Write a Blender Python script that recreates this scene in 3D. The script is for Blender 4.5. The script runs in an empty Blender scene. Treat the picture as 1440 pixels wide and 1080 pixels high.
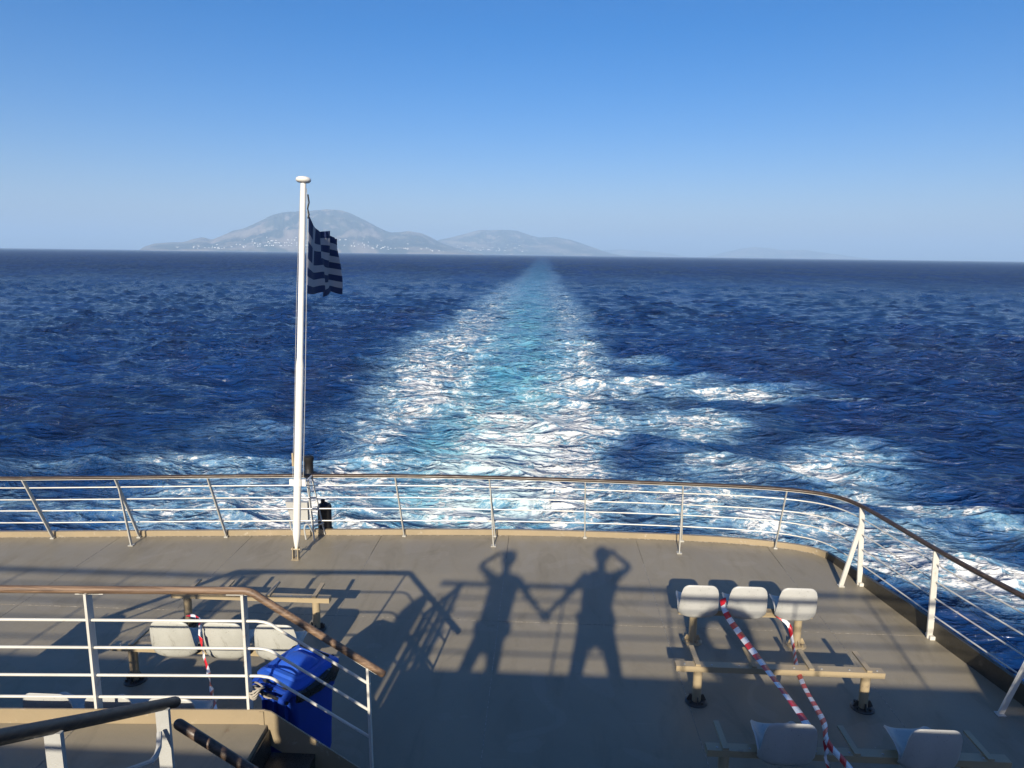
import bpy, bmesh, math, random
import numpy as np
from mathutils import Vector, Matrix, Quaternion, noise as mnoise
R = math.radians
random.seed(7)
SC = bpy.context.scene
COL = SC.collection

# ------------------------------------------------------------------ camera
def cam_setup():
    yaw, pitch, roll = R(2.4), R(10.36), R(0.76)
    fwd = Vector((-math.sin(yaw)*math.cos(pitch), math.cos(yaw)*math.cos(pitch), -math.sin(pitch)))
    r0 = Vector((math.cos(yaw), math.sin(yaw), 0)); u0 = r0.cross(fwd)
    r = r0*math.cos(roll) + u0*math.sin(roll)
    u = -r0*math.sin(roll) + u0*math.cos(roll)
    cd = bpy.data.cameras.new('camera'); co = bpy.data.objects.new('camera', cd); COL.objects.link(co)
    m = Matrix(((r.x, u.x, -fwd.x, 0), (r.y, u.y, -fwd.y, 0), (r.z, u.z, -fwd.z, 4.1), (0, 0, 0, 1)))
    co.matrix_world = m
    cd.sensor_width = 36; cd.lens = 36*998/1440
    cd.clip_start = 0.02; cd.clip_end = 120000
    SC.camera = co
cam_setup()

# ------------------------------------------------------------------ light
SUN_DIR = Vector((0.0932, 0.9137, -0.3955)).normalized()
SUN_EL = math.asin(-SUN_DIR.z); SUN_BEAR = math.atan2(-SUN_DIR.x, -SUN_DIR.y)
W = bpy.data.worlds.new('World'); SC.world = W; W.use_nodes = True
wn = W.node_tree.nodes; wl = W.node_tree.links
bg = wn['Background']
sky = wn.new('ShaderNodeTexSky'); sky.sky_type = 'NISHITA'; sky.sun_disc = False
sky.sun_elevation = SUN_EL; sky.sun_rotation = SUN_BEAR
sky.altitude = 10; sky.air_density = 1.0; sky.dust_density = 1.0; sky.ozone_density = 4.0
hs = wn.new('ShaderNodeHueSaturation'); hs.inputs['Saturation'].default_value = 1.45; hs.inputs['Value'].default_value = 1.12
wl.new(sky.outputs[0], hs.inputs['Color']); gn = wn.new('ShaderNodeMix'); gn.data_type = 'RGBA'; gn.blend_type = 'MULTIPLY'; gn.inputs[0].default_value = 1.0; gn.inputs[7].default_value = (1.0, .89, 1.10, 1)
wl.new(hs.outputs[0], gn.inputs[6]); wl.new(gn.outputs[2], bg.inputs['Color'])
bg.inputs['Strength'].default_value = 0.059
sl = bpy.data.lights.new('sun', 'SUN'); sl.energy = 5.0; sl.angle = R(0.53); sl.color = (1, 0.90, 0.74)
so = bpy.data.objects.new('sun', sl); COL.objects.link(so)
so.rotation_euler = SUN_DIR.to_track_quat('-Z', 'Y').to_euler(); so.location = (0, -20, 30)
SC.view_settings.view_transform = 'Standard'; SC.view_settings.look = 'None'
SC.view_settings.exposure = 0.75; SC.view_settings.gamma = 1
SC.view_settings.use_curve_mapping = False
SC.render.engine = 'CYCLES'
SC.cycles.use_denoising = True
SC.cycles.volume_bounces = 1
SC.cycles.max_bounces = 8

# ------------------------------------------------------------------ materials
class N:
    def __init__(s, name):
        s.m = bpy.data.materials.new(name); s.m.use_nodes = True
        s.t = s.m.node_tree; s.b = s.t.nodes['Principled BSDF']; s.out = s.t.nodes['Material Output']
    def n(s, kind, **kw):
        x = s.t.nodes.new(kind)
        for k, v in kw.items():
            if hasattr(x, k) and k not in x.inputs: setattr(x, k, v)
            else: x.inputs[k].default_value = v
        return x
    def l(s, a, b): s.t.links.new(a, b)
    def geo(s): return s.n('ShaderNodeNewGeometry').outputs['Position']
    def obj(s): return s.n('ShaderNodeTexCoord').outputs['Object']
    def noise(s, vec, scale, detail=4, rough=.55, dist=0.):
        x = s.n('ShaderNodeTexNoise'); x.inputs['Scale'].default_value = scale; x.inputs['Detail'].default_value = detail
        x.inputs['Roughness'].default_value = rough; x.inputs['Distortion'].default_value = dist
        s.l(vec, x.inputs['Vector']); return x.outputs['Fac']
    def ridged(s, vec, scale, detail):
        x = s.n('ShaderNodeTexNoise'); x.noise_type = 'RIDGED_MULTIFRACTAL'; x.normalize = True
        for a, v in (('Scale', scale), ('Detail', detail), ('Roughness', .62), ('Offset', .9), ('Gain', 1.6), ('Distortion', .25)): x.inputs[a].default_value = v
        s.l(vec, x.inputs['Vector']); return x.outputs['Fac']
    def mapping(s, vec, scale=(1, 1, 1), rot=(0, 0, 0)):
        x = s.n('ShaderNodeMapping'); x.inputs['Scale'].default_value = scale; x.inputs['Rotation'].default_value = rot
        s.l(vec, x.inputs['Vector']); return x.outputs[0]
    def ramp(s, fac, stops):
        x = s.n('ShaderNodeValToRGB'); e = x.color_ramp.elements
        while len(e) < len(stops): e.new(.5)
        for i, (p, c) in enumerate(stops):
            e[i].position = p; e[i].color = (*c, 1) if len(c) == 3 else c
        s.l(fac, x.inputs[0]); return x.outputs[0]
    def math(s, op, a, b=None, clamp=False):
        x = s.n('ShaderNodeMath'); x.operation = op; x.use_clamp = clamp
        for i, v in enumerate((a, b)):
            if v is None: continue
            if isinstance(v, (int, float)): x.inputs[i].default_value = v
            else: s.l(v, x.inputs[i])
        return x.outputs[0]
    def mr(s, v, a, b, c=0., d=1., smooth=True):
        x = s.n('ShaderNodeMapRange'); x.interpolation_type = 'SMOOTHSTEP' if smooth else 'LINEAR'
        s.l(v, x.inputs[0])
        for i, q in zip((1, 2, 3, 4), (a, b, c, d)):
            if isinstance(q, (int, float)): x.inputs[i].default_value = q
            else: s.l(q, x.inputs[i])
        return x.outputs[0]
    def mix(s, f, a, b):
        x = s.n('ShaderNodeMix'); x.data_type = 'RGBA'
        if isinstance(f, (int, float)): x.inputs[0].default_value = f
        else: s.l(f, x.inputs[0])
        for i, v in ((6, a), (7, b)):
            if isinstance(v, tuple): x.inputs[i].default_value = (*v, 1)
            else: s.l(v, x.inputs[i])
        return x.outputs[2]
    def bump(s, h, strength=.3, dist=.01):
        x = s.n('ShaderNodeBump'); x.inputs['Strength'].default_value = strength; x.inputs['Distance'].default_value = dist
        s.l(h, x.inputs['Height']); s.l(x.outputs[0], s.b.inputs['Normal']); return x

def paint(name, col, col2=None, rough=.4, grain=60., bump=.15, dirt=None, big=2.):
    k = N(name); g = k.geo()
    a = k.noise(g, big, 5, .6); f = k.noise(g, grain, 3, .6)
    c = k.mix(k.mr(a, .35, .7), col, col2 or tuple(x*.82 for x in col))
    if dirt:
        d = k.mr(k.noise(g, 9., 8, .7), .6, .72)
        c = k.mix(k.math('MULTIPLY', d, .7), c, dirt)
    k.l(c, k.b.inputs['Base Color'])
    k.l(k.mr(f, .3, .7, rough*.8, min(1, rough*1.25)), k.b.inputs['Roughness'])
    k.bump(f, bump, .002)
    return k.m

M = {}
M['white'] = paint('white_gloss_paint', (.58, .565, .51), (.50, .485, .43), .35, 90., .35, (.42, .34, .24))
M['pole'] = paint('mast_white_paint', (.72, .70, .64), (.66, .63, .56), .32, 40., .2, (.55, .48, .36))
M['greypost'] = paint('pale_grey_paint', (.40, .40, .375), (.35, .35, .33), .4, 160., .9, (.34, .3, .24))
M['sternpost'] = paint('weathered_grey_post_paint', (.42, .41, .37), (.34, .33, .29), .45, 80., .3, (.25, .19, .13))
M['beige'] = paint('beige_kerb_paint', (.29, .228, .142), (.25, .20, .126), .38, 55., .5, (.5, .45, .36))
M['darkkerb'] = paint('dark_side_kerb_paint', (.055, .048, .034), (.04, .035, .025), .45, 45., .5, (.14, .11, .07))  # side kerb coloured much darker than the beige stern kerb
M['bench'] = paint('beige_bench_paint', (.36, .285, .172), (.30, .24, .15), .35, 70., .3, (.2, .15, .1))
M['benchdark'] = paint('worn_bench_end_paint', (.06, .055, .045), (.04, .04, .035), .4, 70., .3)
M['black'] = paint('black_housing', (.005, .005, .006), (.009, .009, .009), .6, 60., .3)
M['blackrub'] = paint('black_liner_plastic', (.015, .015, .017), (.03, .03, .03), .3, 30., 1.)
M['hull'] = paint('white_hull_paint', (.7, .7, .68), None, .35)
M['steel'] = paint('galvanised_steel', (.38, .38, .36), (.3, .3, .28), .4, 60., .4, (.2, .12, .07))
M['bluebin'] = paint('blue_bin_plastic', (.012, .05, .36), (.012, .05, .30), .42, 120., .25, (.012, .03, .16))
M['bluelid'] = paint('blue_lid_plastic', (.02, .09, .50), (.025, .09, .40), .42, 120., .25, (.03, .05, .14), 7.)
M['red'] = paint('red_tape_print', (.62, .02, .03), (.5, .015, .02), .35, 40., .2)
M['tapewhite'] = paint('white_tape_film', (.78, .78, .8), None, .3, 40., .2)
M['rope'] = paint('dirty_rope', (.42, .38, .31), (.2, .17, .13), .8, 200., 1.)
M['skin'] = paint('skin', (.5, .3, .22), None, .5)
M['cloth1'] = paint('navy_shirt_cloth', (.03, .05, .12), None, .85)
M['cloth2'] = paint('red_shirt_cloth', (.3, .05, .05), None, .85)
M['jeans'] = paint('denim_cloth', (.05, .07, .12), None, .85)
M['hair'] = paint('dark_hair', (.02, .014, .01), None, .6)
M['orange'] = paint('orange_lifebuoy', (.8, .14, .02), None, .4)

def deck_mat():
    k = N('taupe_deck_paint'); g = k.geo()
    a = k.noise(g, .55, 6, .6, .6); b = k.noise(k.mapping(g, (1.2, .35, 1)), 2.6, 7, .65, .8); f = k.noise(g, 260., 2, .6)
    m = k.noise(g, 34., 5, .7)
    c = k.mix(k.mr(a, .3, .7), (.275, .238, .170), (.232, .202, .146))
    c = k.mix(k.math('MULTIPLY', k.mr(b, .5, .72), .5), c, (.172, .150, .108))
    sp = k.n('ShaderNodeTexVoronoi'); sp.inputs['Scale'].default_value = 3.1; k.l(g, sp.inputs['Vector'])
    spot = k.mr(sp.outputs['Distance'], .012, .03, 1., 0.)
    c = k.mix(k.math('MULTIPLY', spot, .6), c, (.5, .45, .36))
    sp2 = k.n('ShaderNodeTexVoronoi'); sp2.inputs['Scale'].default_value = 1.7; k.l(k.mapping(g, (1, 1, 1), (0, 0, .7)), sp2.inputs['Vector'])
    c = k.mix(k.math('MULTIPLY', k.mr(sp2.outputs['Distance'], .01, .022, 1., 0.), .8), c, (.03, .025, .02))
    c = k.mix(k.math('MULTIPLY', k.mr(f, .45, .7), .16), c, (.06, .055, .045))
    for rz_, sx in ((.3, 2.), (1.9, 1.5), (2.7, 2.5)):
        s1 = k.noise(k.mapping(g, (sx, 90, 1), (0, 0, rz_)), 1., 3, .5); gate = k.mr(k.noise(g, 1.1+sx, 3, .5), .55, .68)
        c = k.mix(k.math('MULTIPLY', k.math('MULTIPLY', k.mr(s1, .68, .74), gate), .55), c, (.40, .36, .29))
    pt = k.noise(g, 1.3, 2, .4, 1.5)
    c = k.mix(k.math('MULTIPLY', k.mr(pt, .60, .62), .22), c, (.31, .275, .22))
    rs_ = k.math('MULTIPLY', k.mr(k.noise(g, 7., 7, .75), .60, .70), k.mr(k.noise(g, .9, 3, .5), .52, .66))
    c = k.mix(k.math('MULTIPLY', rs_, .55), c, (.13, .075, .04))
    k.l(c, k.b.inputs['Base Color'])
    k.l(k.mr(b, .35, .7, .34, .5), k.b.inputs['Roughness'])
    k.b.inputs['Specular IOR Level'].default_value = .22
    h = k.math('ADD', k.math('MULTIPLY', f, .35), k.math('ADD', m, k.math('MULTIPLY', a, 6.)))
    k.bump(h, .35, .003)
    return k.m
M['deck'] = deck_mat()
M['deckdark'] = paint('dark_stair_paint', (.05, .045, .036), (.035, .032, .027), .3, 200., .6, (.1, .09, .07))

def seam_mat():
    k = N('weld_seam_paint'); g = k.geo()
    c = k.mix(k.mr(k.noise(g, 26., 4, .7), .48, .6), (.15, .135, .11), (.34, .31, .26))
    k.l(c, k.b.inputs['Base Color']); k.b.inputs['Roughness'].default_value = .35
    return k.m
M['seam'] = seam_mat()

def wood_mat(name, ax, c1, c2, c3, rough=.45):
    k = N(name); g = k.geo()
    sc = [70, 70, 70]; sc[ax] = 2.2
    st = k.noise(k.mapping(g, tuple(sc)), 1., 5, .65, .3)
    sc2 = [22, 22, 22]; sc2[ax] = 1.1
    bl = k.noise(k.mapping(g, tuple(sc2)), 1., 4, .6)
    c = k.ramp(st, [(.3, c1), (.5, c2), (.72, c3)])
    c = k.mix(k.math('MULTIPLY', k.mr(bl, .45, .65), .6), c, c1)
    k.l(c, k.b.inputs['Base Color']); k.l(k.mr(st, .3, .7, rough, rough+.2), k.b.inputs['Roughness'])
    k.bump(st, .5, .003)
    return k.m
M['wood'] = wood_mat('weathered_brown_handrail_wood', 0, (.07, .043, .028), (.17, .105, .062), (.30, .20, .125))
M['woody'] = wood_mat('dark_handrail_wood', 1, (.022, .016, .012), (.055, .037, .026), (.12, .08, .05), .35)
M['woodxd'] = wood_mat('dark_short_handrail_wood', 0, (.035, .024, .018), (.085, .055, .038), (.17, .11, .07), .35)
M['woodstern'] = wood_mat('stern_handrail_wood', 0, (.022, .014, .010), (.055, .036, .023), (.11, .078, .052), .3)

def shell_mat(name, c1, c2, grime):
    k = N(name); g = k.obj()
    a = k.noise(g, 3., 5, .65); gm = k.noise(k.mapping(g, (14, 14, 5)), 1., 7, .75, .4)
    sp = k.noise(g, 95., 2, .5)
    c = k.mix(k.mr(a, .35, .7), c1, c2)
    c = k.mix(k.math('MULTIPLY', k.mr(gm, .55, .72), grime), c, (.16, .145, .11))
    c = k.mix(k.math('MULTIPLY', k.mr(sp, .68, .74), .7), c, (.07, .06, .05))
    k.l(c, k.b.inputs['Base Color']); k.b.inputs['Roughness'].default_value = .42
    k.bump(sp, .08, .002)
    return k.m
M['shell'] = shell_mat('clean_grey_white_seat_plastic', (.41, .41, .385), (.36, .36, .34), .2)
M['shellold'] = shell_mat('grimy_grey_white_seat_plastic', (.41, .41, .37), (.35, .35, .31), .9)

# ------------------------------------------------------------------ geometry helpers
def V(*a): return Vector(a)
def obj(name, bm, mat=None, parent=None, smooth=True, **props):
    me = bpy.data.meshes.new(name)
    if isinstance(bm, bmesh.types.BMesh):
        bmesh.ops.recalc_face_normals(bm, faces=bm.faces[:]) if props.pop('recalc', True) else None
        bm.to_mesh(me); bm.free()
    if smooth:
        me.polygons.foreach_set('use_smooth', [True]*len(me.polygons))
        try: me.set_sharp_from_angle(angle=R(38))
        except Exception: pass
    if mat is not None:
        for q in (mat if isinstance(mat, (list, tuple)) else [mat]): me.materials.append(M[q] if isinstance(q, str) else q)
    o = bpy.data.objects.new(name, me); COL.objects.link(o)
    if parent is not None:
        o.parent = parent; o.matrix_parent_inverse = Matrix.Translation(-parent.location) if any(parent.location) else Matrix()
    for a, b in props.items(): o[a] = b
    return o
def thing(name, label, cat, loc=(0, 0, 0), group=None):
    o = bpy.data.objects.new(name, None); COL.objects.link(o); o.location = loc
    o['label'] = label; o['category'] = cat
    if group: o['group'] = group
    return o
def tag(o, label, cat, group=None):
    o['label'] = label; o['category'] = cat
    if group: o['group'] = group
    return o
def struct(name, bm, mat, parent=None, **kw):
    o = obj(name, bm, mat, parent, **kw)
    if parent is None: o['kind'] = 'structure'
    return o

def tube(bm, pts, r=.01, seg=10, cap=True, ry=None, up=None, rr=None, mi=0):
    """tube through pts; optional second radius ry (along 'up')"""
    pts = [Vector(p) for p in pts]; n = len(pts); rings = []
    prev = None
    for i, p in enumerate(pts):
        if i == 0: t = pts[1]-p
        elif i == n-1: t = p-pts[i-1]
        else: t = (pts[i+1]-p).normalized() + (p-pts[i-1]).normalized()
        t.normalize()
        if up is not None: a = Vector(up)
        elif prev is not None: a = prev
        else: a = Vector((0, 0, 1)) if abs(t.z) < .9 else Vector((0, 1, 0))
        a = (a - t*a.dot(t)).normalized(); prev = a; b = t.cross(a)
        f = 1.
        if 0 < i < n-1:
            c = (pts[i+1]-p).normalized().dot((p-pts[i-1]).normalized()); f = 1/max(.5, math.sqrt((1+c)/2))
        q = rr[i] if rr else 1.
        ring = [bm.verts.new(p + (a*(ry or r)*math.cos(2*math.pi*k/seg) + b*r*math.sin(2*math.pi*k/seg)*1.)*q) for k in range(seg)]
        rings.append(ring)
    for i in range(n-1):
        for k in range(seg):
            f = bm.faces.new((rings[i][k], rings[i][(k+1) % seg], rings[i+1][(k+1) % seg], rings[i+1][k])); f.material_index = mi
    if cap:
        bm.faces.new(rings[0][::-1]).material_index = mi; bm.faces.new(rings[-1]).material_index = mi
    return rings
def bar(bm, a, b, w, t, wdir, mi=0):
    """flat bar from a to b, width w along wdir, thickness t"""
    a, b = Vector(a), Vector(b); d = (b-a).normalized(); x = Vector(wdir); x = (x-d*x.dot(d)).normalized(); y = d.cross(x)
    vs = [bm.verts.new(p + x*sx*w/2 + y*sy*t/2) for p in (a, b) for sx, sy in ((-1, -1), (1, -1), (1, 1), (-1, 1))]
    for f in ((0, 1, 2, 3), (7, 6, 5, 4), (0, 4, 5, 1), (1, 5, 6, 2), (2, 6, 7, 3), (3, 7, 4, 0)):
        bm.faces.new([vs[i] for i in f]).material_index = mi
def box(bm, x0, x1, y0, y1, z0, z1, mi=0):
    bar(bm, ((x0+x1)/2, (y0+y1)/2, z0), ((x0+x1)/2, (y0+y1)/2, z1), x1-x0, y1-y0, (1, 0, 0), mi)
def bevel(bm, w=.004, seg=2, ang=30):
    es = [e for e in bm.edges if len(e.link_faces) == 2 and e.calc_face_angle(0) > R(ang)]
    bmesh.ops.bevel(bm, geom=es, offset=w, segments=seg, affect='EDGES', profile=.6)
def smoothpts(pts, it=2):
    pts = [Vector(p) for p in pts]
    for _ in range(it):
        q = [pts[0]]
        for a, b in zip(pts, pts[1:]): q += [a.lerp(b, .25), a.lerp(b, .75)]
        q.append(pts[-1]); pts = q
    return pts
def roundend(pts, r=.03, k=4):
    """pts with extra points near ends and scale list for rounded caps"""
    pts = [Vector(p) for p in pts]
    d0 = (pts[1]-pts[0]).normalized(); d1 = (pts[-2]-pts[-1]).normalized()
    head = [pts[0]+d0*r*(1-math.cos(math.pi/2*i/k)) for i in range(k+1)]; hs_ = [max(.05, math.sin(math.pi/2*i/k)) for i in range(k+1)]
    tail = [pts[-1]+d1*r*(1-math.cos(math.pi/2*i/k)) for i in range(k, -1, -1)]; ts = [max(.05, math.sin(math.pi/2*i/k)) for i in range(k, -1, -1)]
    return head+pts[1:-1]+tail, hs_+[1.]*(len(pts)-2)+ts
def sweep_quad(bm, pts, outl, mi=0):
    """closed profile outl [(out,up)] swept along horizontal polyline pts"""
    pts = [Vector(p) for p in pts]; rings = []
    for i, p in enumerate(pts):
        a = pts[max(0, i-1)]; b = pts[min(len(pts)-1, i+1)]
        t = (b-a); t.z = 0; t.normalize(); nrm = Vector((-t.y, t.x, 0))
        rings.append([bm.verts.new(p + nrm*o + Vector((0, 0, u))) for o, u in outl])
    m = len(outl)
    for i in range(len(pts)-1):
        for k in range(m):
            bm.faces.new((rings[i][k], rings[i][(k+1) % m], rings[i+1][(k+1) % m], rings[i+1][k])).material_index = mi
    bm.faces.new(rings[0][::-1]); bm.faces.new(rings[-1])
def BM(): return bmesh.new()
def pieces(name, bm, mat, parent):
    """one object per loose piece of bm"""
    left = set(bm.verts); out = []
    while left:
        st = [left.pop()]; isl = set(st)
        while st:
            v = st.pop()
            for e in v.link_edges:
                w = e.other_vert(v)
                if w not in isl: isl.add(w); st.append(w)
        left -= isl
        nb = bmesh.new(); mp = {v: nb.verts.new(v.co) for v in isl}
        for f in {f for v in isl for f in v.link_faces}: nb.faces.new([mp[v] for v in f.verts]).material_index = f.material_index
        out.append(obj(name, nb, mat, parent))
    bm.free(); return out

# ------------------------------------------------------------------ sea
SEA_Z = -9.0
def value_noise(x, y, seed=0):
    rs = np.random.RandomState(seed); T = rs.rand(256, 256)
    xi = np.floor(x).astype(int); yi = np.floor(y).astype(int); fx = x-xi; fy = y-yi
    fx = fx*fx*(3-2*fx); fy = fy*fy*(3-2*fy)
    g = lambda i, j: T[i & 255, j & 255]
    return (g(xi, yi)*(1-fx)+g(xi+1, yi)*fx)*(1-fy)+(g(xi, yi+1)*(1-fx)+g(xi+1, yi+1)*fx)*fy
def fbm(x, y, seed=0, o=4):
    a = .5; s = 0; t = 0
    for i in range(o):
        s = s+a*value_noise(x*2**i+17.3*i, y*2**i-9.1*i, seed+i); t += a; a *= .55
    return s/t
def sstep(a, b, x):
    t = np.clip((x-a)/(b-a), 0, 1); return t*t*(3-2*t)

def foam_fields(X, Y):
    wob = 2.6*(fbm(X/9, Y/9, 3)-.5)
    xc = -3.2 + 1.2*np.sin(Y/60.)*np.clip(Y/200, 0, 1)
    x = X-xc
    Yi = [20, 36, 48, 65, 90, 180, 320, 700, 1500, 4000]
    xl = -np.interp(Y, Yi, [9, 13, 13.5, 17, 21, 19, 17, 16, 20, 30])
    xr = np.interp(Y, Yi, [7, 9, 10.5, 12, 13, 16, 15, 16, 20, 30])
    # turquoise core
    wt = np.interp(Y, Yi, [5.0, 5.3, 6.0, 6.8, 7.2, 8.2, 9.5, 12, 16, 25])
    turq = np.exp(-np.abs((x+.6+wob*.6)/(wt*1.05))**2.6)
    turq = turq*np.interp(Y, Yi, [1, 1, 1, .88, .76, .66, .54, .38, .22, .0])
    side = sstep(1.15, .50, np.where(x < 0, x/xl, x/xr) + .5*(fbm(X/6, Y/9, 5)-.5))
    D = side*np.interp(Y, Yi, [.66, .76, .80, .78, .68, .58, .46, .30, .16, 0])
    # haloes of aerated water beside the core
    halo = side*np.interp(Y, Yi, [.58, .58, .58, .54, .46, .38, .3, .2, .1, 0])
    turq = np.clip(np.maximum(turq, halo*.8), 0, 1)
    # core: alternating boils, calmer turquoise further out
    core = np.exp(-(np.abs(x)/(wt*.8))**2)
    boil = fbm(X/4.2, Y/5.5, 11, 3)
    D = D*(1-core*np.interp(Y, Yi, [.0, .0, .08, .38, .55, .45, .35, .3, .2, .1]))
    D = D+core*np.interp(Y, Yi, [.20, .22, .22, .16, .05, .02, 0, 0, 0, 0])*sstep(.36, .62, boil)
    b = lambda cx, cy, rx, ry, a, r=0.: a*1.08*np.exp(-((((X-cx)*math.cos(r)+(Y-cy)*math.sin(r))/rx)**2+((-(X-cx)*math.sin(r)+(Y-cy)*math.cos(r))/ry)**2)**1.4)
    D = D + b(-1.8, 52, 3.4, 10, .14) + b(-5, 46, 3.2, 6, .06)
    D = D - b(-8.2, 49, 2.6, 8, .42) - b(-8, 36, 3.5, 3.0, .15) - b(-3.6, 72, 3.0, 8, .25)
    P = (b(20.5, 69, 7.2, 4.6, .62) + b(13.5, 76, 5, 4, .40) + b(20.5, 47, 4.6, 4.2, .50) + b(15, 43.5, 7, 2.2, .50, -.35)
         + b(20.5, 37.5, 4.6, 1.6, .55, -.65) + b(23.5, 33.8, 3.0, 1.3, .18, -.7) + b(21.0, 26.5, 6, 3.0, .46, -.5) + b(15.0, 33.0, 6.5, 3.6, .40) + b(17.5, 29.5, 4.5, 3, .30)
         + b(11, 55, 4.4, 6, .46) + b(9, 70, 4, 8, .40) + b(12, 87, 4, 4, .35) + b(15, 58, 5, 5, .2)
         + b(9, 38, 5.5, 6, .48)
         + b(-30.5, 41, 6.5, 1.9, .26, .1) + b(-20.5, 41.5, 5, 4, .36) + b(-24, 34, 9, 3, .26) + b(-34, 35, 7, 2.4, .18) + b(-16, 34, 6, 6, .36) + b(-21, 50, 6, 3, .22))
    P = P*(.75+.9*fbm(X/3.2, Y/2.6, 21))
    D = np.clip(np.maximum(D, P*1.0)+.35*np.minimum(D, P), 0, 1)
    halo2 = np.clip(P*.65, 0, .42)
    return D, np.clip(np.maximum(turq, halo2), 0, 1)

def waves(X, Y):
    rs = np.random.RandomState(5)
    H = np.zeros_like(X); DX = np.zeros_like(X); DY = np.zeros_like(X)
    dist = np.sqrt(X*X+Y*Y)
    main = R(250)  # direction of travel, towards the ship and to the left
    for i in range(130):
        if i < 60: lam = 3.*(13/3.)**rs.rand(); th = main + rs.normal()*R(24); amp = .0075*lam*(1.0 if lam < 7 else .8)*(.5+rs.rand())
        else: lam = .6*(4.5/.6)**rs.rand(); th = R(264) + rs.normal()*R(20); amp = .0085*lam*(.5+rs.rand())
        k = 2*math.pi/lam
        ph = rs.rand()*2*math.pi
        # fade what the mesh cannot carry any more
        fade = sstep(lam*520, lam*170, dist) if lam < 6 else 1.
        c = (X*math.cos(th)+Y*math.sin(th))*k+ph
        H += amp*np.cos(c)*fade
        s = np.sin(c)*amp*fade*1.15
        DX -= s*math.cos(th); DY -= s*math.sin(th)
    grp = .55+.9*fbm(X/34, Y/26, 31, 3)
    return H*grp, DX*grp, DY*grp

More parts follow.
